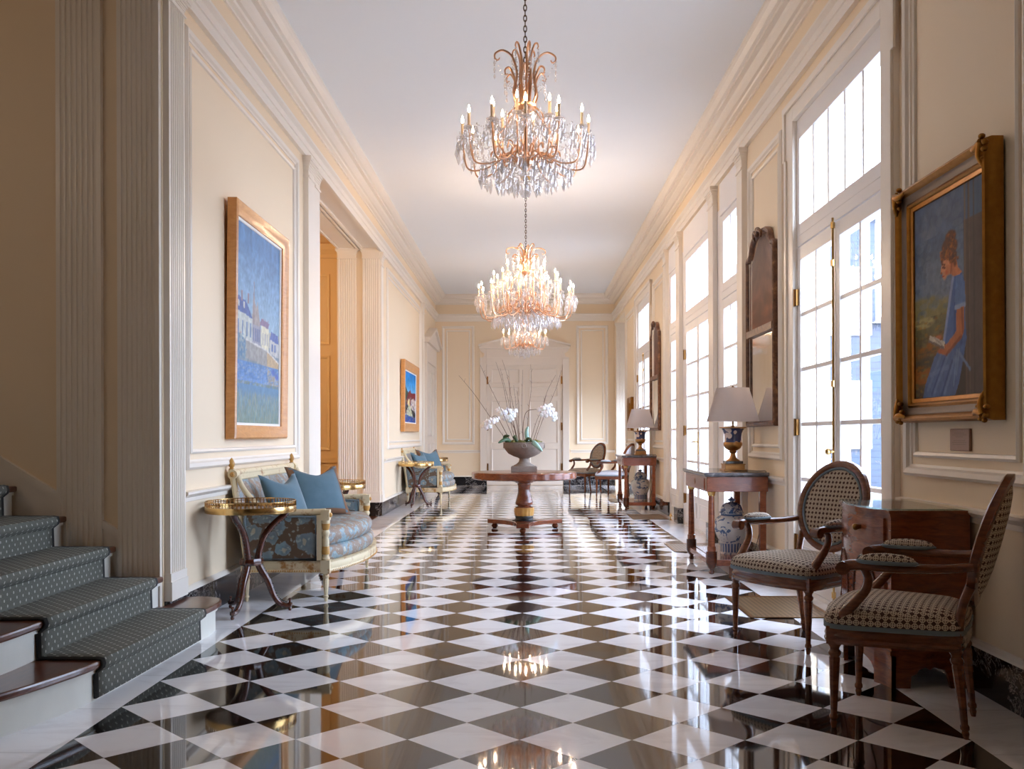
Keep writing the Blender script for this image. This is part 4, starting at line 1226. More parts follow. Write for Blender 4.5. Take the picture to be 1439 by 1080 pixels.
def art_town(P):
    P.grad((112, 146, 186), (176, 200, 214), 0.42, 1.0)
    P.noise(0.06, 24, 2)
    P.grad((150, 160, 168), (120, 130, 128), 0.0, 0.42)
    P.poly([(0, 0.30), (1, 0.30), (1, 0.42), (0, 0.42)], (196, 192, 178))
    # cathedral spire
    P.poly([(0.34, 0.40), (0.37, 0.60), (0.39, 0.73), (0.41, 0.60), (0.45, 0.56), (0.47, 0.62), (0.49, 0.55), (0.53, 0.46), (0.56, 0.40)], (172, 158, 150))
    P.line(0.39, 0.42, 0.39, 0.74, 0.008, (138, 124, 122))
    # large blue-roofed house
    P.poly([(0, 0.30), (0, 0.50), (0.36, 0.47), (0.36, 0.30)], (206, 208, 198))
    P.poly([(0, 0.50), (0.03, 0.60), (0.22, 0.58), (0.37, 0.47)], (98, 112, 158))
    for x in (0.02, 0.12, 0.25): P.poly([(x, 0.57), (x, 0.645), (x + 0.035, 0.645), (x + 0.035, 0.57)], (146, 124, 128))
    for x in (0.06, 0.17): P.poly([(x, 0.53), (x, 0.565), (x + 0.03, 0.56), (x + 0.03, 0.525)], (220, 216, 204))
    for x in (0.05, 0.14, 0.23, 0.31):
        P.poly([(x, 0.33), (x, 0.43), (x + 0.03, 0.43), (x + 0.03, 0.33)], (126, 142, 168))
    P.poly([(0.36, 0.30), (0.36, 0.44), (0.55, 0.43), (0.55, 0.29)], (164, 160, 170))
    for x in (0.38, 0.42, 0.46, 0.5): P.poly([(x, 0.32), (x, 0.41), (x + 0.022, 0.41), (x + 0.022, 0.32)], (112, 120, 150))
    P.poly([(0.52, 0.45), (0.56, 0.50), (0.76, 0.49), (0.72, 0.44)], (142, 120, 140))
    P.poly([(0.56, 0.28), (0.56, 0.45), (0.74, 0.44), (0.74, 0.27)], (236, 226, 196))
    for x in (0.59, 0.64, 0.69): P.poly([(x, 0.31), (x, 0.40), (x + 0.022, 0.40), (x + 0.022, 0.31)], (160, 160, 170))
    P.poly([(0.76, 0.36), (0.80, 0.43), (0.97, 0.42), (1.0, 0.34)], (104, 116, 164))
    P.poly([(0.77, 0.26), (0.77, 0.37), (1.0, 0.35), (1.0, 0.24)], (206, 202, 196))
    for x in (0.81, 0.88): P.poly([(x, 0.28), (x, 0.34), (x + 0.035, 0.34), (x + 0.035, 0.28)], (112, 126, 166))
    for x in (0.60, 0.66, 0.72): P.ellipse(x, 0.50, 0.012, 0.012, (190, 110, 100))
    # quay walls and trees
    P.poly([(0.2, 0.18), (0.2, 0.31), (0.7, 0.275), (0.7, 0.15)], (160, 154, 146)); P.line(0.2, 0.31, 0.7, 0.275, 0.008, (226, 220, 212))
    P.poly([(0.7, 0.15), (0.7, 0.275), (1.0, 0.20), (1.0, 0.06)], (200, 172, 136)); P.line(0.7, 0.275, 1.0, 0.20, 0.008, (232, 224, 212))
    P.poly([(0, 0.15), (0, 0.33), (0.1, 0.34), (0.22, 0.30), (0.22, 0.17)], (112, 136, 156))
    P.dabs(60, (0, 0.24, 0.17, 0.34), [(92, 120, 150), (136, 156, 160), (170, 172, 160)], 0.014, 0.012)
    for x in (0.05, 0.12): P.ellipse(x, 0.345, 0.02, 0.012, (206, 132, 124), 0.7)
    # river and bank
    P.grad((108, 138, 182), (128, 158, 206), -0.02, 0.155)
    P.poly([(0.7, 0.15), (1, 0.06), (1, -0.1), (0.75, -0.1)], (170, 158, 140))
    P.poly([(0, 0), (1, 0), (1, 0.02), (0, 0.02)], (120, 134, 122))
    P.dabs(500, (0, 1, 0.0, 0.15), [(96, 128, 176), (140, 166, 206), (118, 140, 160), (160, 172, 190)], 0.022, 0.005)
    P.ellipse(0.86, 0.12, 0.06, 0.03, (104, 122, 182)); P.ellipse(0.95, 0.09, 0.05, 0.03, (104, 116, 176))
    P.noise(0.07, 40, 2)
def art_town2(P):
    art_town(P)
    # push the river scene up and add the grassy foreground
    z = int(P.nz * 0.20)
    src = P.c.copy(); top = P.c[: P.nz - z].copy()
    P.c[z:] = top
    k = 0.72; zz = np.clip(((np.arange(P.nz) - z) / k).astype(int), 0, P.nz - 1)
    P.c[z:] = src[zz[z:]]
    t = np.linspace(0, 1, z)[:, None, None]
    P.c[:z] = np.array((126, 140, 122)) * (1 - t) + np.array((112, 142, 172)) * t
    P.dabs(700, (0, 1, 0.0, 0.15), [(104, 122, 104), (140, 150, 128), (118, 136, 132), (150, 146, 124), (120, 146, 150)], 0.006, 0.02)
    P.c = P.c * 0.72 + 0.28 * np.array((150, 158, 166))
    P.noise(0.05, 40, 2)
F1 = [(0, 0), (0, 0.065), (0.012, 0.075), (0.03, 0.07), (0.05, 0.055), (0.085, 0.05), (0.1, 0.045), (0.102, 0.02), (0.102, 0)]
picture('painting_of_town', 'tall framed painting of a pale blue riverside town, above the settee nearest the stairs', 'painting', (-W + 0.006, 7.33, 1.145), PI / 2, 1.44, 1.70, 0.10, F1, [M['oakframe'], M['liner']], art_town2, 130, 190, tilt=0.012)
def art_village(P):
    P.grad((72, 132, 196), (150, 192, 218), 0.5, 1.0)
    P.poly([(0, 0.45), (0, 0.98), (0.1, 0.9), (0.18, 0.7), (0.3, 0.62), (0.45, 0.58), (1, 0.55), (1, 0.4), (0, 0.3)], (48, 66, 56))
    P.poly([(0.3, 0.5), (0.42, 0.62), (0.55, 0.66), (0.6, 0.60), (1, 0.62), (1, 0.35), (0.2, 0.35)], (126, 62, 64))
    P.poly([(0.55, 0.3), (0.6, 0.46), (0.8, 0.5), (1, 0.46), (1, 0.2)], (214, 198, 190))
    P.poly([(0.3, 0.35), (0.36, 0.46), (0.48, 0.46), (0.5, 0.32)], (232, 214, 166))
    P.poly([(0.1, 0.12), (0.4, 0.33), (0.55, 0.33), (0.8, 0.1)], (196, 196, 168))
    P.poly([(0, 0), (0, 0.16), (1, 0.1), (1, 0)], (70, 92, 150))
    P.dabs(120, (0, 1, 0.0, 0.5), [(84, 98, 78), (180, 150, 120), (110, 76, 96), (74, 96, 150)], 0.03, 0.02)
    P.noise(0.12, 20, 2)
picture('painting_of_village', 'smaller framed painting of a red-roofed village, above the distant settee', 'painting', (-W + 0.006, 16.9, 1.235), PI / 2, 2.1, 1.22, 0.15, [(a * 1.5, b) for a, b in F1], [M['oakframe'], M['liner']], art_village, 70, 60, tilt=0.01)
def art_reader(P):
    P.grad((84, 98, 118), (108, 112, 116), 0.5, 1.0)
    P.ellipse(0.35, 0.72, 0.5, 0.16, (120, 130, 144), 0.6, 0.2)
    P.grad((116, 110, 78), (70, 56, 42), 0.0, 0.56)
    P.ellipse(0.15, 0.55, 0.45, 0.09, (132, 124, 88), 0.9, 0.12); P.ellipse(0.12, 0.47, 0.22, 0.04, (178, 166, 124), 0.8, 0.06)
    P.ellipse(0.2, 0.30, 0.35, 0.08, (124, 88, 58), 0.8, 0.1); P.ellipse(0.25, 0.2, 0.3, 0.07, (70, 62, 48), 0.9, 0.1)
    P.ellipse(0.1, 0.14, 0.24, 0.07, (160, 98, 52), 0.8, 0.08); P.ellipse(0.22, 0.34, 0.3, 0.05, (146, 98, 62), 0.7, 0.08); P.ellipse(0.06, 0.36, 0.2, 0.05, (76, 76, 54), 0.8, 0.08)
    P.dabs(260, (0, 0.7, 0.0, 0.5), [(150, 110, 64), (92, 84, 56), (60, 54, 44), (118, 106, 76)], 0.03, 0.008, 0.5)
    P.dabs(120, (0, 0.75, 0.5, 1.0), [(96, 108, 128), (124, 130, 140), (80, 92, 112)], 0.05, 0.02, 0.35)
    # wooden post behind the sitter
    P.poly([(0.73, 0), (0.73, 1), (1, 1), (1, 0)], (82, 70, 64))
    for x, c in ((0.745, (120, 100, 84)), (0.79, (56, 46, 42)), (0.80, (104, 88, 76)), (0.86, (64, 54, 50))): P.line(x, 0, x, 1, 0.012, c, 0.8)
    P.poly([(0.62, 0), (0.75, 0.0), (0.75, 0.28), (0.66, 0.2)], (58, 46, 40))
    # skirt
    P.poly([(0.12, 0.0), (0.16, 0.08), (0.30, 0.24), (0.42, 0.31), (0.62, 0.30), (0.72, 0.22), (0.66, 0.08), (0.60, 0.0)], (98, 112, 144))
    for a in ((0.2, 0.05, 0.42, 0.27), (0.3, 0.03, 0.52, 0.26), (0.45, 0.02, 0.6, 0.22), (0.24, 0.14, 0.5, 0.17)): P.line(*a, 0.018, (132, 146, 174), 0.6)
    for a in ((0.26, 0.02, 0.45, 0.22), (0.4, 0.0, 0.56, 0.2)): P.line(*a, 0.014, (66, 78, 110), 0.6)
    # tunic
    P.poly([(0.43, 0.33), (0.47, 0.42), (0.52, 0.58), (0.56, 0.68), (0.62, 0.72), (0.70, 0.70), (0.74, 0.64), (0.74, 0.45), (0.76, 0.32), (0.72, 0.22), (0.6, 0.26), (0.5, 0.3)], (92, 110, 148))
    P.line(0.45, 0.34, 0.58, 0.69, 0.02, (150, 160, 186), 0.9)
    P.line(0.60, 0.35, 0.63, 0.66, 0.025, (66, 82, 120), 0.8); P.line(0.69, 0.3, 0.71, 0.5, 0.02, (70, 84, 118), 0.7)
    # sleeve and arm
    P.poly([(0.60, 0.55), (0.62, 0.70), (0.71, 0.69), (0.75, 0.55), (0.74, 0.505), (0.62, 0.50)], (104, 124, 160)); P.line(0.615, 0.51, 0.735, 0.515, 0.02, (150, 164, 188))
    P.poly([(0.625, 0.50), (0.73, 0.505), (0.725, 0.37), (0.70, 0.33), (0.46, 0.24), (0.40, 0.26), (0.41, 0.29), (0.5, 0.315), (0.62, 0.37)], (176, 120, 96))
    P.line(0.70, 0.49, 0.71, 0.36, 0.016, (128, 80, 64), 0.7); P.line(0.69, 0.335, 0.48, 0.245, 0.014, (122, 76, 60), 0.8)
    P.ellipse(0.40, 0.275, 0.06, 0.02, (172, 112, 90)); P.ellipse(0.37, 0.36, 0.05, 0.018, (180, 122, 100))
    # book
    P.poly([(0.22, 0.355), (0.235, 0.385), (0.46, 0.325), (0.45, 0.29), (0.40, 0.295)], (206, 196, 180)); P.line(0.22, 0.35, 0.44, 0.29, 0.01, (112, 98, 90))
    P.line(0.30, 0.365, 0.42, 0.31, 0.008, (160, 146, 132), 0.7)
    # ribbons
    for a in ((0.63, 0.26, 0.58, 0.06), (0.66, 0.26, 0.62, 0.12), (0.65, 0.25, 0.80, 0.14)): P.line(*a, 0.012, (126, 142, 168), 0.9)
    # neck and head
    P.poly([(0.52, 0.735), (0.54, 0.80), (0.62, 0.81), (0.65, 0.74), (0.71, 0.70), (0.62, 0.695), (0.57, 0.70)], (188, 130, 106))
    P.line(0.545, 0.735, 0.565, 0.79, 0.02, (140, 88, 70), 0.7)
    P.ellipse(0.485, 0.775, 0.075, 0.062, (206, 150, 124)); P.ellipse(0.465, 0.722, 0.042, 0.032, (206, 150, 124)); P.ellipse(0.515, 0.745, 0.045, 0.04, (198, 138, 112))
    P.poly([(0.425, 0.79), (0.398, 0.742), (0.425, 0.735), (0.44, 0.75)], (204, 146, 120))
    P.line(0.432, 0.719, 0.455, 0.716, 0.007, (160, 78, 72)); P.line(0.432, 0.772, 0.47, 0.764, 0.008, (98, 60, 48)); P.line(0.402, 0.742, 0.425, 0.736, 0.006, (150, 94, 76)); P.line(0.425, 0.792, 0.468, 0.785, 0.006, (110, 68, 50))
    P.ellipse(0.49, 0.735, 0.03, 0.018, (212, 124, 106), 0.55)
    P.ellipse(0.545, 0.765, 0.016, 0.016, (190, 122, 98))
    # piled-up curls
    for cx, cz, rx, rz in ((0.55, 0.935, 0.085, 0.045), (0.50, 0.89, 0.085, 0.045), (0.57, 0.875, 0.085, 0.05), (0.46, 0.845, 0.055, 0.035), (0.58, 0.815, 0.065, 0.045), (0.425, 0.815, 0.022, 0.032), (0.61, 0.77, 0.03, 0.025), (0.53, 0.83, 0.06, 0.03)):
        P.ellipse(cx, cz, rx, rz, (98, 58, 40), 1.0, 0.02)
    for cx, cz in ((0.55, 0.93), (0.50, 0.885), (0.57, 0.87), (0.46, 0.845), (0.59, 0.815), (0.54, 0.84)):
        P.dabs(16, (cx - 0.06, cx + 0.06, cz - 0.03, cz + 0.03), [(150, 92, 60), (84, 48, 34), (176, 116, 76), (66, 38, 30)], 0.015, 0.008, 0.75)
    P.noise(0.07, 30, 2)
def art_reader_scaled(P):
    """the sitter fills the lower two thirds of the canvas"""
    Q = Painter(P.nx, P.nz); art_reader(Q)
    # compress the figure vertically, extend the sky
    k = 0.83
    src = np.clip((np.arange(P.nz) / k).astype(int), 0, P.nz - 1)
    P.c = Q.c[src].copy()
    z0 = int(P.nz * k)
    base = np.array((88, 100, 120), float)
    P.c[z0 - 2:, : int(P.nx * 0.73)] = base
    S = Painter(P.nx, P.nz); S.fill((90, 102, 122)); S.dabs(160, (0, 0.8, 0.6, 1), [(80, 92, 112), (104, 114, 134), (120, 126, 136)], 0.06, 0.03, 0.4); S.noise(0.06, 20, 2)
    x1 = int(P.nx * 0.73)
    P.c[z0 - 2:, :x1] = S.c[z0 - 2:, :x1]
F2 = [(0, 0), (0, 0.05), (0.008, 0.078), (0.02, 0.084), (0.03, 0.076), (0.038, 0.06), (0.05, 0.048), (0.072, 0.04), (0.08, 0.044), (0.088, 0.05), (0.096, 0.044), (0.104, 0.03), (0.106, 0)]
t, fr = picture('painting_of_reader', 'gilt-framed painting of a woman in a blue dress reading a book', 'painting', (W - 0.006, 4.585, 1.225), -PI / 2, 1.0, 1.22, 0.104, F2, [M['gilt'], M['gilt']], art_reader_scaled, 150, 190, tilt=0.004)
m = MB(); m.frame((-0.5 + 0.042, 0, 0.042), (1, 0, 0), (0, 0, 1), (0, -1, 0), 1.0 - 0.084, 1.22 - 0.084, [(0, 0.03), (0, 0.0575), (0.014, 0.0475), (0.034, 0.0425), (0.034, 0.03)])
m.build('cove', M['frametaupe'], t, smooth=30)
for sx in (-1, 1):
    for sz in (0, 1):
        m = MB()
        cx, cz = sx * 0.475, 0.025 + sz * 1.17
        for k in range(12):
            a = k * 2.4; r = 0.012 + 0.0045 * k
            px, pz = cx + math.cos(a) * r * 0.9 - sx * r * 0.35, cz + math.sin(a) * r * 0.9 + (1 - 2 * sz) * r * 0.35
            m.ball((px, -0.078, pz), 0.010 + 0.003 * (k % 3), 8, 5, 0.8)
        for d in (0, 1):
            q = [(cx, -0.082, cz), (cx - sx * 0.05 * (1 - d) - sx * 0.012 * d, -0.086, cz + (1 - 2 * sz) * (0.05 * d + 0.012 * (1 - d))), (cx - sx * 0.10 * (1 - d), -0.078, cz + (1 - 2 * sz) * 0.10 * d)]
            m.tube(spline(q, 5), lerp_list([0.022, 0.018, 0.006], 11), 8)
        m.build('corner_ornament', M['gilt'], t, smooth=60)
def art_small(P):
    P.grad((170, 150, 110), (110, 84, 50)); P.ellipse(0.5, 0.5, 0.25, 0.35, (74, 60, 46)); P.noise(0.2, 8, 2)
picture('small_painting', 'small gilt-framed picture on the far wall strip, partly behind the far lamp shade', 'painting', (W - 0.006, 18.3, 1.25), -PI / 2, 0.62, 0.64, 0.10, F1, [M['gilt'], M['gilt']], art_small, 20, 20)
m = MB(); m.box(-0.1, 0.1, -0.014, 0, 0, 0.105)
pq = m.build('wall_plaque', M['plaque'], bevel=0.004); pq.location = (W - 0.0005, 4.5, 1.085); pq.rotation_euler = (0, 0, -PI / 2)
tag(pq, 'small square copper plaque fixed to the wall under the portrait of the reader', 'plaque')
m = MB()
for k, wd in enumerate((0.10, 0.14, 0.07, 0.0, 0.12, 0.15, 0.13)):
    if wd: m.box(-wd / 2, wd / 2, -0.0148, -0.0138, 0.083 - 0.009 * k, 0.0855 - 0.009 * k)
m.build('engraved_lines', M['frametaupe'], pq)

# ------------------------------------------------------------------ settees
def settee(loc, label):
    t = thing('settee', label, 'settee', loc, PI / 2, 'cream and gilt settees along the wall')
    # local: x along the length, front at -y
    L, yf, yb = 0.85, -0.28, 0.28
    cr = M['cream']
    def leg(x, y, splay=0.0):
        m = MB(); m.lathe([(0.026, 0.205), (0.026, 0.196), (0.018, 0.19), (0.024, 0.18), (0.024, 0.17), (0.019, 0.162), (0.023, 0.152), (0.013, 0.045), (0.018, 0.038), (0.018, 0.03), (0.012, 0.022), (0.014, 0.012), (0.009, 0.0)], 20, (x, y, 0), 8, 0.14, (0.045, 0.152))
        return m.build('leg', cr, t, smooth=40)
    for s in (-1, 1):
        leg(s * L, yf); leg(s * L, yb)
    # seat rail, bowed at the front
    fp = spline([(-L, yf, 0), (-0.6, yf - 0.09, 0), (-0.25, yf - 0.155, 0), (0, yf - 0.165, 0), (0.25, yf - 0.155, 0), (0.6, yf - 0.09, 0), (L, yf, 0)], 6)
    plan = fp + [Vector((L, yb, 0)), Vector((-L, yb, 0))]
    m = MB(); m.sweep([(p.x, p.y, 0.205) for p in plan], [(-0.024, 0), (-0.03, 0.01), (-0.022, 0.022), (-0.026, 0.05), (-0.02, 0.066), (-0.026, 0.08), (0.026, 0.08), (0.026, 0)], closed=True)
    for x, y in ((-L, yf), (L, yf), (-L, yb), (L, yb)): m.box(x - 0.032, x + 0.032, y - 0.032, y + 0.032, 0.2, 0.292)
    m.build('seat_rail', cr, t, smooth=35)
    # row of small pearls under the rail
    for run in ([Vector((-L - 0.026, yb + (yf - yb) * i / 34, 0.216)) for i in range(1, 34)], [Vector((L + 0.026, yb + (yf - yb) * i / 34, 0.216)) for i in range(1, 34)], [Vector((p.x, p.y - 0.028, 0.216)) for p in spline(fp, 2)][3:-3]):
        m = MB()
        for p in run: m.ball(p, 0.0065, 6, 4)
        m.build('beading', M['goldpaint'], t)
    # front posts with capitals
    for s in (-1, 1):
        m = MB(); m.lathe([(0.026, 0.29), (0.03, 0.3), (0.024, 0.312), (0.021, 0.325), (0.026, 0.34), (0.024, 0.43), (0.018, 0.45), (0.022, 0.465), (0.028, 0.48), (0.026, 0.495), (0.019, 0.505), (0.026, 0.535), (0.03, 0.56), (0.028, 0.575)], 20, (s * L, yf, 0), 8, 0.12, (0.34, 0.43))
        m.box(s * L - 0.03, s * L + 0.03, yf - 0.03, yf + 0.03, 0.572, 0.645)
        m.build('arm_post', cr, t, smooth=40)
        m = MB(); m.lathe([(0.0275, 0.332), (0.029, 0.345), (0.026, 0.385), (0.024, 0.388)], 14, (s * L, yf, 0)); m.build('gilt_leafwork', M['goldpaint'], t, smooth=40)
        m = MB(); m.lathe([(0.02, 0.50), (0.03, 0.535), (0.031, 0.548)], 14, (s * L, yf, 0))
        m.build('gilt_leafwork', M['goldpaint'], t, smooth=40)
        m = MB(); m.ball((s * L, yf - 0.03, 0.608), 0.018, 10, 6); m.build('rosette', M['goldpaint'], t, smooth=40)
        # arm rail sweeping up into the back post
        m = MB()
        p = spline([(s * L, yf, 0.628), (s * L, -0.12, 0.626), (s * L, 0.08, 0.628), (s * L, 0.175, 0.655), (s * L, 0.245, 0.72), (s * L, 0.305, 0.80), (s * L, 0.345, 0.885)], 6)
        m.tube(p, lerp_list([0.026, 0.024, 0.022, 0.022, 0.02, 0.019], len(p)), 8, flat=0.9)
        m.box(s * L - 0.024, s * L + 0.024, yf + 0.026, yf + 0.06, 0.29, 0.61)
        m.build('arm_rail', cr, t, smooth=45)
        # back post
        m = MB(); p = [(s * L, yb, 0.285), (s * L, yb + 0.03, 0.5), (s * L, yb + 0.075, 0.75), (s * L, yb + 0.105, 0.93)]
        m.tube(spline(p, 5), 0.026, 8, flat=0.9)
        m.tube([(s * L - 0.035, yb + 0.09, 0.895), (s * L + 0.035, yb + 0.09, 0.895)], 0.034, 16)
        m.build('back_post', cr, t, smooth=40)
        m = MB(); m.lathe([(0.012, 0), (0.022, 0.008), (0.012, 0.016), (0.02, 0.03), (0.024, 0.044), (0.018, 0.062), (0.008, 0.08), (0.001, 0.088)], 14, (s * L, yb + 0.105, 0.925)); m.build('finial', M['goldpaint'], t, smooth=50)
        m = MB(); m.tube([(s * (L + 0.034), yb + 0.09, 0.895), (s * (L + 0.044), yb + 0.09, 0.895)], [0.02, 0.012], 12); m.build('rosette', M['goldpaint'], t)
        # upholstered arm panel
        poly = [(yf + 0.06, 0.292), (yf + 0.06, 0.607)] + [(q.y - 0.004, q.z - 0.022) for q in p_arm(yf)] + [(yb + 0.02, 0.55), (yb - 0.005, 0.292)]
        m = MB(); m.prism(poly, s * L - 0.02, s * L + 0.02, lambda q, x: (x, q[0], q[1]))
        ap = m.build('arm_panel', M['floral'], t)
        m = MB()
        pl = [(yf + 0.068, 0.30), (yf + 0.068, 0.598), (0.08, 0.598), (0.15, 0.615), (yb - 0.03, 0.70), (yb + 0.01, 0.58), (yb - 0.015, 0.30)]
        for sx in (-1, 1): m.tube([(s * L + sx * 0.021, a, b) for a, b in pl], 0.009, 6, closed=True)
        m.build('edge_braid', M['piping'], ap, smooth=60)
    # top rail
    m = MB(); m.tube([(-L, yb + 0.098, 0.905), (L, yb + 0.098, 0.905)], 0.026, 12); m.tube([(-L, yb + 0.088, 0.862), (L, yb + 0.088, 0.862)], 0.014, 8)
    m.box(-L, L, yb + 0.075, yb + 0.10, 0.86, 0.905)
    m.build('top_rail', cr, t, smooth=40)
    # upholstered back
    m = MB()
    def bk(a, b):
        x = (a - 0.5) * 2 * (L - 0.03); z = 0.30 + 0.555 * b
        y = yb + 0.005 + 0.082 * b ** 1.2
        puff = 0.055 * (1 - abs(2 * a - 1) ** 6) * (1 - abs(2 * b - 1) ** 4)
        return (x, y - puff, z)
    m.grid(24, 12, bk)
    m.grid(4, 4, lambda a, b: (((a - 0.5) * 2) * (L - 0.03), yb + 0.03 + 0.075 * b ** 1.2, 0.30 + 0.555 * b))
    m.build('back_upholstery', M['floral_light'], t, smooth=60)
    # sprung seat and loose cushion
    def slab(z0, z1, inset, bulge, name, mat):
        base = [Vector((p.x * (1 - inset / L), max(p.y, yf - 0.2) + (inset if p.y < 0 else -inset), 0)) for p in plan]
        fine = []
        for i in range(len(base)):
            a, b = base[i], base[(i + 1) % len(base)]
            k = max(1, int((b - a).length / 0.08))
            fine += [a.lerp(b, j / k) for j in range(k)]
        cx = Vector((0, 0, 0)); rr = []
        for sc, z in ((0.985, 0.0), (1.0, 0.1), (1.0 + bulge, 0.35), (1.0 + bulge, 0.6), (1.0, 0.85), (0.95, 0.97), (0.8, 1.04), (0.4, 1.1), (0.1, 1.11)):
            rr.append([(p.x * (1 - (1 - sc) * (0.35 if abs(sc - 1) < 0.06 else 1)), p.y * sc, z0 + (z1 - z0) * z) for p in fine])
        m = MB(); m.rings(rr); return m.build(name, mat, t, smooth=70)
    slab(0.285, 0.385, 0.005, 0.02, 'seat_deck', M['floral_light'])
    slab(0.385, 0.505, 0.03, 0.05, 'seat_cushion', M['floral_light'])
    return t
def p_arm(yf):
    return spline([(0, -0.12, 0.626), (0, 0.08, 0.628), (0, 0.175, 0.655), (0, 0.245, 0.72), (0, 0.285, 0.77)], 4)
s1 = settee((-1.665, 7.49, 0), 'cream and gilt floral settee under the tall riverside town painting')
dup(s1, (-1.70, 16.83, 0), PI / 2, 'cream and gilt floral settee further down the hall, under the village painting')

def pillow(loc, rot, size, label, trim):
    t = thing('throw_pillow', label, 'pillow', loc, 0, 'blue velvet pillows on the settees')
    t.rotation_euler = rot
    def sh(side):
        def fn(a, b):
            u, v = 2 * a - 1, 2 * b - 1
            e = (max(1 - u * u, 0) ** 0.55) * (max(1 - v * v, 0) ** 0.55)
            pin = 1 - 0.10 * (1 - abs(v) ** 2) * abs(u) ** 3; pin2 = 1 - 0.10 * (1 - abs(u) ** 2) * abs(v) ** 3
            x = u * size / 2 * pin; z = v * size / 2 * pin2
            if v > 0: z -= 0.42 * size / 2 * v ** 2 * max(0, 1 - (abs(u) / 0.8) ** 1.2)     # karate-chopped top edge
            return (x, side * (0.085 * e * size / 0.45), z + size / 2)
        return fn
    m = MB(); m.grid(22, 22, sh(-1)); m.grid(22, 22, sh(1))
    body = m.build('cover', M['velvet'], t, smooth=80, weld=True)
    if trim:
        m = MB()
        for u0, u1, v0, v1 in ((-1, -0.8, -1, 1), (0.8, 1, -1, 1), (-0.8, 0.8, -1, -0.84), (-0.8, 0.8, 0.86, 1)):
            for side in (-1, 1):
                f = sh(side)
                def g(a, b, f=f, side=side):
                    p = f((u0 + (u1 - u0) * a + 1) / 2, (v0 + (v1 - v0) * b + 1) / 2)
                    return (p[0] * 1.004, p[1] + side * 0.003, p[2])
                m.grid(10, 10, g)
        m.build('border', M['browntrim'], body, smooth=80)
    return t
for dy, dx, who in ((0.0, 0.0, 'settee under the riverside town painting'), (9.34, -0.035, 'settee under the village painting')):
    pillow((-1.70 + dx, 6.99 + dy, 0.515), (math.radians(-24), 0, math.radians(62)), 0.40, 'smaller plain blue velvet pillow on the ' + who, False)
    pillow((-1.60 + dx, 7.62 + dy, 0.515), (math.radians(-32), 0, math.radians(40)), 0.47, 'brown-bordered blue velvet pillow on the ' + who, True)

# ------------------------------------------------------------------ tripod side tables
def side_table(loc, rz, label):
    t = thing('side_table', label, 'side table', loc, rz, 'tripod tables beside the settees')
    R = 0.292
    m = MB(); m.lathe([(0.001, 0.676), (R - 0.02, 0.676), (R - 0.006, 0.68), (R - 0.006, 0.692), (0.001, 0.693)], 48); m.build('top', M['mahog'], t, smooth=30)
    m = MB()
    rr = [[(r * math.cos(2 * PI * i / 64), r * math.sin(2 * PI * i / 64), z) for i in range(64)] for r, z in ((R - 0.006, 0.664), (R, 0.666), (R + 0.003, 0.69), (R, 0.706), (R - 0.006, 0.706), (R - 0.006, 0.69))]
    m.rings(rr, loop=True)
    rr = [[(r * math.cos(2 * PI * i / 64), r * math.sin(2 * PI * i / 64), z) for i in range(64)] for r, z in ((R - 0.005, 0.735), (R, 0.735), (R + 0.001, 0.741), (R - 0.005, 0.741))]
    m.rings(rr, loop=True)
    for i in range(72):
        a = 2 * PI * i / 72; b = 2 * PI * (i + 0.5) / 72
        q = lambda an, z: ((R - 0.003) * math.cos(an), (R - 0.003) * math.sin(an), z)
        m.tube([q(a, 0.704), q(a, 0.737)], 0.0036, 4); m.tube([q(a, 0.725), q(b + (b - a), 0.725)], 0.002, 4)
    m.build('gallery', M['brass'], t, smooth=30)
    for k in range(3):
        a = 2 * PI * k / 3
        rad = [(0.232, 0.668), (0.215, 0.64), (0.15, 0.585), (0.082, 0.50), (0.052, 0.40), (0.046, 0.33), (0.066, 0.28), (0.11, 0.20), (0.142, 0.11), (0.18, 0.055), (0.225, 0.036), (0.25, 0.034)]
        pts = spline([(r * math.cos(a), r * math.sin(a), z) for r, z in rad], 4)
        m = MB(); m.tube(pts, lerp_list([0.026, 0.024, 0.023, 0.024, 0.025, 0.027, 0.027, 0.025, 0.022, 0.02, 0.018, 0.017], len(pts)), 8, flat=0.9)
        lg = m.build('leg', M['mahog'], t, smooth=60)
        # small studs down the outer face
        m = MB()
        for i in range(3, len(pts) - 4):
            p = pts[i]; o = Vector((math.cos(a), math.sin(a), 0)); tg = (pts[i + 1] - pts[i - 1]).normalized()
            nr = (o - tg * o.dot(tg)).normalized()
            m.ball(p + nr * 0.023, 0.0048, 6, 4)
        m.build('bead_inlay', M['black'], lg)
        m = MB(); x, y = 0.25 * math.cos(a), 0.25 * math.sin(a)
        m.lathe([(0.009, 0.0), (0.013, 0.008), (0.011, 0.018), (0.007, 0.024), (0.017, 0.03), (0.017, 0.05), (0.008, 0.055), (0.006, 0.066), (0.011, 0.072), (0.011, 0.08), (0.001, 0.085)], 12, (x, y, 0))
        m.build('foot', M['mahog'], lg, smooth=40)
    m = MB(); m.lathe([(0.03, 0.312), (0.074, 0.316), (0.08, 0.326), (0.08, 0.35), (0.074, 0.36), (0.03, 0.364)], 9); m.build('collar', M['mahog'], t, smooth=30)
    return t
a0 = math.radians(-101)
st = side_table((-1.79, 6.215, 0), a0, 'tripod side table with brass gallery between the stairs and the first settee')
dup(st, (-1.79, 8.93, 0), a0 + 0.9, 'tripod side table with brass gallery just beyond the first settee, before the amber opening')
dup(st, (-1.785, 15.52, 0), a0, 'tripod side table with brass gallery standing before the distant settee')
dup(st, (-1.785, 18.35, 0), a0 + 0.9, 'tripod side table with brass gallery at the far end of the distant settee')

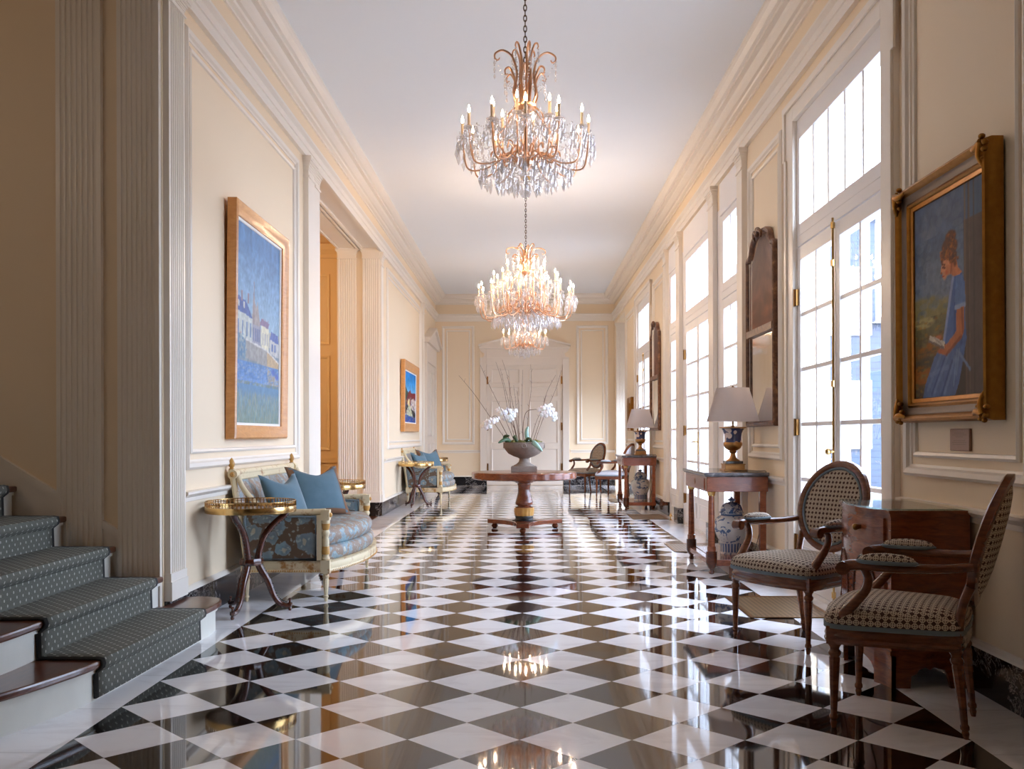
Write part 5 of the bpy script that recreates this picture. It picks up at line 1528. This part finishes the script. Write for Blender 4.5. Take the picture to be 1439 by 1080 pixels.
# ------------------------------------------------------------------ centre table with urn and flowers
TY = 11.7
def centre_table():
    t = thing('centre_table', 'round rosewood pedestal table standing in the middle of the checkered floor', 'table', (0.0, TY, 0), 0)
    m = MB(); m.lathe([(0.001, 0.622), (0.60, 0.622), (0.635, 0.628), (0.648, 0.64), (0.648, 0.704), (0.642, 0.712), (0.62, 0.716), (0.001, 0.716)], 72); m.build('tabletop', M['rose'], t, smooth=30)
    m = MB(); m.lathe([(0.001, 0.594), (0.15, 0.594), (0.165, 0.61), (0.165, 0.623)], 24); m.build('top_block', M['mahog'], t, smooth=30)
    m = MB(); m.lathe([(0.11, 0.596), (0.113, 0.585), (0.085, 0.573), (0.082, 0.56), (0.075, 0.53), (0.076, 0.46), (0.09, 0.40), (0.106, 0.35), (0.11, 0.325), (0.10, 0.305), (0.08, 0.30), (0.085, 0.29), (0.11, 0.285), (0.11, 0.275)], 32, (0, 0, 0), 16, 0.05, (0.38, 0.56)); m.build('column', M['rose'], t, smooth=40)
    m = MB(); m.lathe([(0.105, 0.276), (0.122, 0.268), (0.124, 0.24), (0.118, 0.18), (0.108, 0.172)], 48, (0, 0, 0), 14, 0.12, (0.178, 0.266)); m.build('gilt_collar', M['goldpaint'], t, smooth=40)
    m = MB(); m.lathe([(0.108, 0.174), (0.112, 0.165), (0.108, 0.14), (0.118, 0.125), (0.15, 0.118), (0.15, 0.112)], 32); m.build('ebony_ring', M['black'], t, smooth=40)
    # concave-sided three-pointed base
    ang = [math.radians(a) for a in (-92, 28, 148)]
    R = 0.50; poly = []
    for k in range(3):
        a, b = ang[k], ang[(k + 1) % 3]
        w = 0.075
        pa = (R * math.cos(a) - w * math.sin(a), R * math.sin(a) + w * math.cos(a))
        pb = (R * math.cos(b) + w * math.sin(b), R * math.sin(b) - w * math.cos(b))
        mid = ((a + b) / 2) if b > a else (a + b + 2 * PI) / 2
        mc = (0.20 * math.cos(mid), 0.20 * math.sin(mid))
        qa = (0.27 * math.cos(a) - 0.10 * math.sin(a), 0.27 * math.sin(a) + 0.10 * math.cos(a)); qb = (0.27 * math.cos(b) + 0.10 * math.sin(b), 0.27 * math.sin(b) - 0.10 * math.cos(b))
        pts = spline([(*pa, 0), (*qa, 0), (*mc, 0), (*qb, 0), (*pb, 0)], 5)
        poly += [(p.x, p.y) for p in pts]
    m = MB(); m.prism(poly, 0.062, 0.113, lambda p, z: (p[0], p[1], z)); m.build('base', M['rose'], t, bevel=0.004)
    for a in ang:
        m = MB(); m.lathe([(0.02, 0.0), (0.026, 0.004), (0.04, 0.022), (0.042, 0.034), (0.03, 0.052), (0.02, 0.056), (0.034, 0.06), (0.034, 0.064)], 18, (0.44 * math.cos(a), 0.44 * math.sin(a), 0)); m.build('bun_foot', M['rose'], t, smooth=40)
    m = MB(); m.box(-0.02, 0.02, -0.0, 0.0005, 0.65, 0.70) if False else None
centre_table()
def urn():
    t = thing('stone_urn', 'low stone pedestal urn planted with orchids on the round table', 'urn', (0.0, TY, 0.7165), 0)
    m = MB(); m.box(-0.16, 0.16, -0.16, 0.16, 0, 0.062); m.box(-0.15, 0.15, -0.15, 0.15, 0.062, 0.07); m.build('plinth', M['stone'], t, bevel=0.005)
    m = MB(); prof = [(0.13, 0.07), (0.128, 0.08), (0.10, 0.092), (0.066, 0.12), (0.056, 0.145), (0.056, 0.16), (0.075, 0.172), (0.13, 0.19), (0.195, 0.225), (0.232, 0.27), (0.245, 0.295), (0.248, 0.30), (0.25, 0.345), (0.256, 0.352), (0.256, 0.362), (0.24, 0.362), (0.235, 0.35), (0.23, 0.33), (0.001, 0.33)]
    m.lathe(prof, 48); m.build('bowl', M['stone'], t, smooth=35)
    m = MB()
    for a in (-90, 0, 90, 180):
        r = math.radians(a); c = Vector((0.25 * math.cos(r), 0.25 * math.sin(r), 0.32)); u = Vector((-math.sin(r), math.cos(r), 0)); 
        m.tube([c + u * 0.026 * math.cos(2 * PI * i / 16) + Vector((0, 0, 0.026 * math.sin(2 * PI * i / 16))) for i in range(16)], 0.007, 6, closed=True)
    m.build('ring_ornament', M['stone'], t, smooth=60)
    m = MB(); m.grid(14, 14, lambda a, b: ((2 * a - 1) * 0.15, (2 * b - 1) * 0.15, 0.334 + 0.03 * math.sin(9 * a + 3 * b) * math.cos(7 * b) + 0.012))
    for k in range(70):
        a = rnd.random() * 6.28; r = 0.22 * rnd.random() ** 0.5
        m.ball((r * math.cos(a), r * math.sin(a), 0.345 + 0.02 * rnd.random()), 0.02 + 0.016 * rnd.random(), 6, 4)
    ms = m.build('moss', M['moss'], smooth=60); ms.location = (0, TY, 0.7165)
    tag(ms, 'green and brown moss covering the soil in the stone urn', 'moss', None, 'stuff')
urn()
UZ = 0.7165 + 0.36
def at_px(u, v, y):       # a point of the photograph at distance y from the camera
    f = 1328.5
    return (0.0302 + (u - 739.7) / f * y, y, 1.1645 + (611.4 - v) / f * y)
TW = [(645, 527, .1), (697, 508, -.12), (703, 517, .15), (706, 505, .05), (715, 520, -.1), (722, 541, .12), (726, 548, -.02), (735, 519, .1), (746, 512, -.08), (768, 552, .1), (781, 527, -.06), (675, 512, -.15), (789, 520, .12)]
def twigs():
    for k, (u, v, dy) in enumerate(TW):
        tip = Vector(at_px(u, v, TY + dy * 2)); b = Vector(((tip.x) * 0.22 + rnd.uniform(-0.03, 0.03), TY + dy * 0.8, UZ - 0.03))
        mid1 = b.lerp(tip, 0.35) + Vector((-0.012 if tip.x < 0 else 0.012, 0, 0.06)) * (1 if k % 2 else 0.4)
        mid2 = b.lerp(tip, 0.7) + Vector((rnd.uniform(-0.03, 0.03), 0, 0.03))
        p = spline([b, mid1, mid2, tip], 7)
        m = MB(); m.tube(p, lerp_list([0.0042, 0.003, 0.0016], len(p)), 5)
        for i in range(3, len(p) - 1, 3):
            d = Vector((rnd.uniform(-1, 1), rnd.uniform(-0.5, 0.5), 1.2)).normalized()
            m.tube([p[i], p[i] + d * rnd.uniform(0.02, 0.05)], [0.002, 0.001], 4)
        o = m.build('twig', M['twig'])
        tag(o, 'thin bare brown twig rising out of the stone urn', 'twig', 'bare twigs in the stone urn')
twigs()
def flower(parent, c, facing, size, k):
    m = MB()
    f = Vector(facing).normalized(); up = Vector((0, 0, 1)); u = up.cross(f).normalized(); w = f.cross(u)
    c = Vector(c)
    for ang, ln, wd in ((90, 0.9, 0.5), (210, 0.9, 0.5), (330, 0.9, 0.5), (10, 1.0, 0.85), (170, 1.0, 0.85)):
        a = math.radians(ang + k * 7)
        d = u * math.cos(a) + w * math.sin(a); e = u * -math.sin(a) + w * math.cos(a)
        def fn(p, q):
            r = ln * size * p; wdt = wd * size * 0.5 * math.sin(PI * min(1, 0.12 + 0.86 * p)) ** 0.7
            return c + d * r + e * wdt * (2 * q - 1) + f * (0.14 * size * math.sin(PI * p) - 0.10 * size * (2 * q - 1) ** 2 - 0.2 * size * p * p)
        m.grid(6, 5, fn)
    return m.build('flower', M['petal'], parent, smooth=80)
def orchid(label, base, stem, blooms, leaves=()):
    t = thing('orchid', label, 'orchid', base, 0, 'white orchids in the stone urn')
    B = Vector(base)
    p = spline([Vector(q) - B for q in stem], 7)
    m = MB(); m.tube(p, lerp_list([0.0055, 0.004, 0.003], len(p)), 6); sm = m.build('stem', M['leaf'] if False else M['twig'], t, smooth=60)
    for k, (q, fc, s) in enumerate(blooms):
        flower(t, Vector(q) - B, fc, s * 1.22, k)
    for (a, b, c, wd, mat) in leaves:
        pts = spline([Vector(a) - B, Vector(b) - B, Vector(c) - B], 7)
        m = MB(); n = len(pts)
        def fn(i, j):
            k = min(int(i * (n - 1) + 0.5), n - 1); tg = (pts[min(k + 1, n - 1)] - pts[max(k - 1, 0)]).normalized()
            sd = tg.cross(Vector((0, -1, 0.2))).normalized()
            return pts[k] + sd * wd * (2 * j - 1) * math.sin(PI * (0.08 + 0.9 * i)) ** 0.6 + Vector((0, -0.012, 0)) * (1 - (2 * j - 1) ** 2)
        m.grid(n, 5, fn)
        lf = m.build('leaf', M[mat], t, smooth=80)
        sd_ = lf.modifiers.new('s', 'SOLIDIFY'); sd_.thickness = 0.003
    return t
A = lambda u, v, d=0.0: at_px(u, v, TY + d)
orchid('white orchid spray drooping towards the settee side of the urn', A(722, 626, -.05), [A(722, 630, -.05), A(707, 600, -.12), A(697, 584, -.15), A(687, 590, -.18)],
       [(A(683, 594, -.2), (-.5, -1, .1), .048), (A(690, 592, -.22), (-.1, -1, 0), .05), (A(678, 598, -.16), (-.8, -.8, -.1), .045), (A(686, 600, -.2), (0, -1, -.2), .042), (A(696, 591, -.2), (.3, -1, .1), .045), (A(699, 589, -.14), (.5, -1, 0), .04)],
       [(A(716, 626, -.1), A(709, 614, -.16), A(716, 612, -.22), .022, 'leaf'), (A(722, 626, -.12), A(712, 617, -.2), A(700, 622, -.27), .024, 'leaf')])
orchid('white orchid spray in the middle of the urn among the bare twigs', A(730, 626, .0), [A(730, 630), A(722, 600, -.05), A(709, 578, -.08), A(702, 577, -.1)],
       [(A(701, 576, -.12), (-.3, -1, .2), .045), (A(707, 580, -.16), (0, -1, .1), .048), (A(714, 578, -.14), (.2, -1, 0), .05), (A(720, 584, -.16), (.3, -1, 0), .048), (A(711, 587, -.16), (-.1, -1, -.2), .045), (A(724, 578, -.12), (.5, -1, .2), .042), (A(718, 590, -.14), (.1, -1, -.3), .04)],
       [(A(730, 626, -.1), A(722, 612, -.15), A(726, 617, -.25), .02, 'leaf'), (A(734, 626, -.1), A(742, 616, -.15), A(748, 620, -.25), .02, 'leaf')])
orchid('white orchid spray arching towards the windows with broad pale leaves', A(738, 626, .0), [A(738, 630), A(735, 603, -.04), A(739, 580, -.06), A(751, 575, -.1), A(764, 577, -.12)],
       [(A(760, 575, -.14), (-.2, -1, .2), .046), (A(767, 573, -.16), (.1, -1, .1), .05), (A(774, 577, -.16), (.3, -1, 0), .05), (A(770, 583, -.18), (0, -1, -.2), .046), (A(779, 583, -.16), (.5, -1, -.2), .042), (A(763, 581, -.16), (-.2, -1, 0), .042), (A(780, 589, -.14), (.4, -1, -.4), .036), (A(773, 570, -.12), (.2, -1, .4), .038)],
       [(A(742, 622, -.12), A(750, 622, -.24), A(762, 634, -.29), .032, 'paleleaf'), (A(742, 622, -.1), A(740, 608, -.12), A(742, 599, -.10), .026, 'paleleaf')])

# ------------------------------------------------------------------ chandeliers
def chandelier(loc, label, S, group, tiers, crown_z, hub_z, top_z, rmax, chain_top, nbot, bulb='bulb'):
    """z values are relative to the lowest drop; tiers = [(radius, candle foot z, count, arm root z)]"""
    t = thing('chandelier', label, 'chandelier', loc, 0, group)
    gold, cry = M['goldglass'], M['crystal']
    # chain
    m = MB(); zc = top_z - 0.02; k = 0
    pitch = 0.034
    while zc < chain_top:
        u = Vector((1, 0, 0)) if k % 2 else Vector((0, 1, 0))
        m.tube([u * 0.010 * math.cos(a) + Vector((0, 0, zc + 0.017 + 0.022 * math.sin(a))) for a in [2 * PI * i / 10 for i in range(10)]], 0.0035, 4, closed=True)
        zc += pitch; k += 1
    m.build('chain', M['darkmetal'], t)
    m = MB(); m.lathe([(0.001, chain_top), (0.03, chain_top - 0.03), (0.06, chain_top - 0.012), (0.065, chain_top + 0.02)], 20); m.build('ceiling_rose', M['brass'], t, smooth=40)
    # stem, hubs
    m = MB(); m.lathe([(0.02, hub_z - 0.05), (0.045, hub_z - 0.03), (0.055, hub_z), (0.05, hub_z + 0.03), (0.02, hub_z + 0.045), (0.012, hub_z + 0.06), (0.012, top_z - 0.06), (0.02, top_z - 0.05), (0.05, top_z - 0.03), (0.07, top_z - 0.01), (0.072, top_z + 0.012), (0.04, top_z + 0.02), (0.01, top_z + 0.03)], 24, (0, 0, 0), 12, 0.1, (hub_z - 0.03, hub_z + 0.03))
    m.build('stem', gold, t, smooth=40)
    m = MB()
    zz = hub_z + 0.07; 
    for j in range(4):
        h = (top_z - hub_z - 0.16) / 4; z0 = zz + j * h
        m.lathe([(0.013, z0), (0.03 + 0.012 * (j % 2), z0 + h * 0.3), (0.034, z0 + h * 0.5), (0.02, z0 + h * 0.8), (0.013, z0 + h * 0.98)], 10)
    m.build('glass_baluster', cry, t, smooth=20)
    drops = []
    def drop_mesh(m, p, L, w):
        x, y, z = p
        m.ball((x, y, z - 0.008), 0.006, 6, 4)
        m.lathe([(0.0005, -0.018 - L), (w * 0.55, -0.018 - L * 0.8), (w, -0.018 - L * 0.55), (w * 0.5, -0.018 - L * 0.15), (0.002, -0.018)], 6, (x, y, z), sx=1.0, sy=0.62)
    beads = MB()
    def string(a, b, sag, n, r=0.006):
        a, b = Vector(a), Vector(b)
        for i in range(n + 1):
            q = i / n
            p = a.lerp(b, q) - Vector((0, 0, sag * 4 * q * (1 - q)))
            beads.lathe([(0.0004, -r), (r, 0), (0.0004, r)], 5, p)
    extra = MB()
    for ti, (R, zc, n, zr) in enumerate(tiers):
        off = 0.26 * ti
        for k in range(n):
            a = 2 * PI * (k + off) / n; ca, sa = math.cos(a), math.sin(a)
            P = lambda r, z: (r * ca, r * sa, z)
            low = min(zr, zc) - 0.045 * S
            m = MB()
            pts = spline([P(0.04, zr), P(R * 0.28, zr + 0.05 * S), P(R * 0.5, zr - 0.01), P(R * 0.72, low), P(R * 0.93, low + 0.02 * S), P(R, zc - 0.012)], 5)
            m.tube(pts, lerp_list([0.007 * S, 0.006 * S, 0.0055 * S], len(pts)), 6)
            m.tube(spline([P(R * 0.45, zr), P(R * 0.40, zr + 0.06 * S), P(R * 0.52, zr + 0.075 * S), P(R * 0.55, zr + 0.04 * S)], 4), 0.005 * S, 5)
            arm = m.build('arm', gold, t, smooth=60)
            m = MB(); m.lathe([(0.006, -0.012), (0.03 * S, -0.002), (0.038 * S, 0.006), (0.034 * S, 0.004), (0.006, 0.0)], 12, P(R, zc)); m.build('drip_pan', cry, arm, smooth=30)
            m = MB(); m.lathe([(0.008, 0.0), (0.014 * S, 0.004), (0.015 * S, 0.018), (0.0095, 0.02), (0.0095, 0.02 + 0.075 * S), (0.004, 0.022 + 0.075 * S)], 10, P(R, zc))
            cd = m.build('candle', M['candle'], t, smooth=40)
            m = MB(); zb = 0.022 + 0.075 * S; m.lathe([(0.004, 0), (0.0085 * S, 0.01), (0.009 * S, 0.018), (0.005 * S, 0.034), (0.0008, 0.05)], 8, (P(R, zc)[0], P(R, zc)[1], zc + zb)); m.build('bulb', M[bulb], cd, smooth=60)
            for j in range(5):      # drops hung round each pan
                b = 2 * PI * j / 5 + a
                drops.append(((R * ca + 0.034 * S * math.cos(b), R * sa + 0.034 * S * math.sin(b), zc), (0.05 + 0.02 * (j % 2)) * S, 0.009 * S))
            drops.append((P(R * 0.72, low - 0.004), 0.085 * S, 0.014 * S)); drops.append((P(R * 0.5, zr - 0.02), 0.06 * S, 0.011 * S))
            a2 = 2 * PI * (k + 1 + off) / n
            string((R * ca, R * sa, zc), (R * math.cos(a2), R * math.sin(a2), zc), 0.075 * S, 12)
            string((R * ca, R * sa, zc + 0.01), (0.05 * ca, 0.05 * sa, top_z - 0.02), 0.10 * S, 22)
            string((R * 0.6 * ca, R * 0.6 * sa, low), (0.05 * ca, 0.05 * sa, hub_z - 0.02), 0.05 * S, 10)
    # cage scrolls between the hubs
    R0 = tiers[0][0]
    for k in range(6):
        a = 2 * PI * (k + 0.5) / 6; P = lambda r, z: (r * math.cos(a), r * math.sin(a), z)
        m = MB(); H = top_z - hub_z
        pts = spline([P(0.045, hub_z + 0.02), P(R0 * 0.36, hub_z + H * 0.10), P(R0 * 0.50, hub_z + H * 0.36), P(R0 * 0.36, hub_z + H * 0.60), P(R0 * 0.30, hub_z + H * 0.82), P(0.06, top_z - 0.005)], 6)
        m.tube(pts, 0.006 * S, 6)
        m.build('cage_scroll', gold, t, smooth=60)
    # plume crown
    H = crown_z - top_z
    for k in range(14):
        kind = 0 if k < 4 else (1 if k < 8 else 2)
        n = (4, 4, 6)[kind]; a = 2 * PI * (k if kind == 0 else (k - 4 + 0.5 if kind == 1 else k - 8 + 0.3)) / n + 0.15
        P = lambda r, z: (r * math.cos(a), r * math.sin(a), z)
        if kind == 0:      # wide outer plumes
            rr, zt = 0.20 * S, crown_z - 0.03 * S
            ctl = [P(0.045, top_z), P(0.07, top_z + H * 0.25), P(0.055, top_z + H * 0.55), P(0.085, top_z + H * 0.82), P(rr * 0.72, zt), P(rr * 0.97, zt - 0.02 * S), P(rr, zt - 0.05 * S), P(rr * 0.9, zt - 0.065 * S), P(rr * 0.84, zt - 0.05 * S)]
        elif kind == 1:    # slim upright plumes
            rr, zt = 0.10 * S, crown_z
            ctl = [P(0.03, top_z), P(0.045, top_z + H * 0.4), P(0.04, top_z + H * 0.75), P(rr * 0.7, zt - 0.01 * S), P(rr * 0.95, zt), P(rr * 1.05, zt - 0.025 * S), P(rr * 0.95, zt - 0.035 * S)]
        else:              # short curls at half height
            rr, zt = 0.145 * S, top_z + H * 0.60
            ctl = [P(0.055, top_z), P(0.085, top_z + H * 0.2), P(0.075, top_z + H * 0.42), P(rr * 0.78, zt), P(rr, zt - 0.015 * S), P(rr * 0.98, zt - 0.045 * S), P(rr * 0.86, zt - 0.04 * S)]
        pts = spline(ctl, 5)
        m = MB(); m.tube(pts, lerp_list([0.0085 * S, 0.008 * S, 0.006 * S, 0.004 * S], len(pts)), 6); m.build('plume', gold, t, smooth=60)
        tip = max(pts, key=lambda q: math.hypot(q.x, q.y))
        for q in range(2 if kind == 1 else 3): drops.append(((tip.x, tip.y, tip.z - 0.01 - 0.032 * S * q * 1.4), 0.035 * S, 0.008 * S))
        string(tip, P(0.05, top_z + H * 0.35), 0.06 * S, 12)
    # lower basket
    for ring_r, ring_z, n, L in ((rmax * 0.62, hub_z - 0.03, nbot, 0.10), (rmax * 0.40, hub_z - 0.06, int(nbot * 0.7), 0.10), (rmax * 0.2, hub_z - 0.09, int(nbot * 0.45), 0.10), (rmax * 0.94, tiers[0][1] - 0.05 * S, int(nbot * 1.1), 0.09)):
        for k in range(n):
            a = 2 * PI * (k + 0.3) / n
            drops.append(((ring_r * math.cos(a), ring_r * math.sin(a), ring_z), L * S * (0.85 + 0.3 * rnd.random()), 0.015 * S))
            a2 = 2 * PI * (k + 1.3) / n
            if ring_r < rmax * 0.9: string((ring_r * math.cos(a), ring_r * math.sin(a), ring_z), (ring_r * math.cos(a2), ring_r * math.sin(a2), ring_z), 0.02, 6, 0.005)
    for R, zl, n in ((R0 * 0.5, hub_z + 0.10, 14), (R0 * 0.72, hub_z + 0.16, 18), (R0 * 0.36, hub_z + 0.22, 10), (R0 * 0.55, top_z - 0.10, 14), (R0 * 0.3, top_z - 0.03, 8), (R0 * 0.9, hub_z + 0.11, 24), (R0 * 1.08, tiers[0][1] - 0.01, 26)):
        for k in range(n):
            a = 2 * PI * (k + 0.5 * (n % 4)) / n + 0.1
            drops.append(((R * math.cos(a), R * math.sin(a), zl), (0.055 + 0.03 * rnd.random()) * S, 0.0115 * S))
            a2 = a + 2 * PI / n
            string((R * math.cos(a), R * math.sin(a), zl), (R * math.cos(a2), R * math.sin(a2), zl), 0.03 * S, 6, 0.0055)
    drops.append(((0, 0, hub_z - 0.06), 0.06 * S, 0.022 * S))
    m = MB(); m.ball((0, 0, 0.03 * S), 0.03 * S, 10, 6); m.tube([(0, 0, 0.05 * S), (0, 0, hub_z - 0.05)], 0.004, 6); m.build('crystal_ball', cry, t, smooth=20)
    # the largest hundred drops each on their own, the rest together
    drops.sort(key=lambda d: -d[1])
    for p, L, w in drops[:96]:
        m = MB(); drop_mesh(m, p, L, w); m.build('crystal_drop', cry, t)
    for p, L, w in drops[96:]: drop_mesh(extra, p, L, w)
    o = extra.build('small_crystals', cry, t); o['kind'] = 'stuff'
    o = beads.build('bead_strings', cry, t); o['kind'] = 'stuff'
    return t
c1 = chandelier((0.03, 6.15, 2.70), 'crystal chandelier nearest the camera, whose plume crown stands clear against the ceiling', 1.0, 'crystal chandeliers in a row',
           [(0.41, 0.40, 12, 0.235), (0.215, 0.49, 6, 0.30)], 0.99, 0.235, 0.60, 0.475, CEIL - 2.70 - 0.02, 26, 'dimbulb')
chandelier((0.03, 12.0, 2.42), 'largest crystal chandelier, hanging over the round table with three tiers of candles', 1.25, 'crystal chandeliers in a row',
           [(0.60, 0.50, 16, 0.28), (0.41, 0.66, 10, 0.36), (0.25, 0.80, 8, 0.46)], 1.16, 0.28, 0.82, 0.66, CEIL - 2.42 - 0.02, 34)
dup(c1, (0.0, 17.8, 2.60), 0.3, 'furthest crystal chandelier, seen below and behind the largest one', 'crystal chandeliers in a row')
for o in list(bpy.data.objects):
    if o.type == 'MESH' and o.name.startswith('bulb') and o.matrix_basis is not None and o.parent and o.parent.parent and o.parent.parent.name == 'chandelier.002':
        o.data = o.data.copy(); o.data.materials[0] = M['bulb']
for o in kids(bpy.data.objects[[o.name for o in bpy.data.objects if o.get('label', '').startswith('furthest crystal')][0]]):
    if o.name.startswith(('chain', 'ceiling_rose')): o.location.z = 0.10

# ------------------------------------------------------------------ floor registers and door stops
def register(x0, x1, y0, y1, label):
    m = MB(); m.box(0, x1 - x0, 0, y1 - y0, 0, 0.004)
    o = m.build('floor_register', M['grille']); o.location = (x0, y0, 0.0005)
    tag(o, label, 'floor vent', 'brass floor registers along the windows')
    m = MB(); m.sweep([(0, 0, 0), (x1 - x0, 0, 0), (x1 - x0, y1 - y0, 0), (0, y1 - y0, 0)], [(0, 0), (0, 0.006), (0.025, 0.006), (0.025, 0)], closed=True)
    m.build('frame', M['brass'] if False else M['bronze'], o)
register(1.45, 1.99, 6.02, 6.82, 'brass grille set in the floor under the armchair beside the cabinet')
register(1.50, 1.99, 9.42, 10.14, 'brass grille set in the floor just beyond the nearer console table')
register(1.50, 1.99, 13.06, 13.84, 'brass grille set in the floor just before the far console table')
register(1.50, 1.99, 16.4, 17.2, 'brass grille set in the floor between the far console and the distant chairs')
for y, lb in ((5.90, 'small brass door stop by the doorway behind the cabinet'), (12.95, 'small brass door stop on the floor beside the middle doorway')):
    m = MB(); m.lathe([(0.001, 0), (0.022, 0), (0.022, 0.006), (0.008, 0.014), (0.007, 0.045), (0.018, 0.052), (0.02, 0.066), (0.012, 0.078), (0.006, 0.082), (0.01, 0.092), (0.001, 0.10)], 14)
    o = m.build('door_stop', M['brass'], smooth=40); o.location = (2.0, y, 0.0005); tag(o, lb, 'door stop')

# ------------------------------------------------------------------ outside: terrace and the neighbouring house
m = MB(); m.box(W + 0.25, 40, -10, 60, -0.3, -0.05); g = m.build('ground_outside', M['ground']); struct(g)
def house():
    t = thing('neighbouring_house', 'grey clapboard house seen faintly through the nearest glazed doorway', 'house', (6.75, 21.0, -0.05), 0)
    for w0, w1, d, h in ((-0.75, 1.0, 9.0, 5.95), (1.0, 3.4, 6.0, 3.65)):
        m = MB(); m.box(w0, w1, 0, d, 0, h); wl = m.build('wall', M['siding'], t)
        m = MB(); m.prism([(w0 - 0.15, h), ((w0 + w1) / 2, h + (w1 - w0) * 0.35), (w1 + 0.15, h)], -0.15, d, lambda p, y: (p[0], y, p[1])); m.build('roof', M['gmarble'], t)
    for x, z in ((0.45, 0.9), (0.45, 3.4), (2.1, 0.9)):
        m = MB(); m.box(x - 0.45, x + 0.45, -0.05, 0.02, z, z + 1.5); w_ = m.build('window', M['winw'], t)
        m = MB(); m.box(x - 0.38, x + 0.38, -0.065, -0.052, z + 0.07, z + 1.43); m.build('pane', M['pane'], w_)
house()

# ------------------------------------------------------------------ light
wd = bpy.data.worlds.new('overcast_sky'); bpy.context.scene.world = wd; wd.use_nodes = True
nt = wd.node_tree; bg = nt.nodes['Background']
bg.inputs[0].default_value = (0.655, 0.775, 1.0, 1); bg.inputs[1].default_value = 20.0
def point(name, loc, power, color, r):
    l = bpy.data.lights.new(name, 'POINT'); l.energy = power; l.color = color; l.shadow_soft_size = r
    o = bpy.data.objects.new(name, l); C.objects.link(o); o.location = loc; return o
point('side_room_lamp', (-4.6, 11.6, 3.2), 100, (1.0, 0.80, 0.56), 0.25)
point('stair_hall_light', (-4.2, 2.0, 3.6), 30, (1.0, 0.8, 0.6), 0.3)  # weak warm point light, unseen, with no fixture modelled in the stair hall
def portal(y0, y1, z0, z1):
    l = bpy.data.lights.new('daylight_portal', 'AREA'); l.shape = 'RECTANGLE'; l.size = z1 - z0; l.size_y = y1 - y0
    l.cycles.is_portal = True
    o = bpy.data.objects.new('daylight_portal', l); C.objects.link(o)
    o.location = (W + 0.12, (y0 + y1) / 2, (z0 + z1) / 2); o.rotation_euler = (0, PI / 2, 0)
for a, b in ((5.42, 7.22), (9.05, 13.66), (15.62, 17.42)): portal(a, b, 0.3, 3.56)
portal(20.1, 21.6, 0.3, 2.1); bpy.data.objects[[o.name for o in bpy.data.objects if o.name.startswith('daylight_portal')][-1]].location.x = 3.12

# ------------------------------------------------------------------ camera
cam = bpy.data.cameras.new('camera'); co = bpy.data.objects.new('camera', cam); C.objects.link(co)
cam.sensor_fit = 'HORIZONTAL'; cam.sensor_width = 36.0; cam.lens = 1328.5 / 1439 * 36
yaw, roll = 0.01523, 0.00292
cam.shift_y = (611.475 - 540) / 1439
co.matrix_world = Matrix.Translation((0.0302, 0, 1.1645)) @ Matrix.Rotation(yaw, 4, 'Z') @ Matrix.Rotation(roll, 4, 'Y') @ Matrix.Rotation(PI / 2, 4, 'X')
cam.clip_start = 0.05
sc = bpy.context.scene
sc.camera = co
sc.view_settings.view_transform = 'Standard'; sc.view_settings.look = 'None'
sc.view_settings.gamma = 1.0; sc.view_settings.exposure = -0.10
cy = sc.cycles
cy.max_bounces = 10; cy.diffuse_bounces = 6; cy.glossy_bounces = 5; cy.transmission_bounces = 8; cy.transparent_max_bounces = 24
cy.caustics_reflective = False; cy.caustics_refractive = False
cy.sample_clamp_indirect = 6.0
cy.use_denoising = True
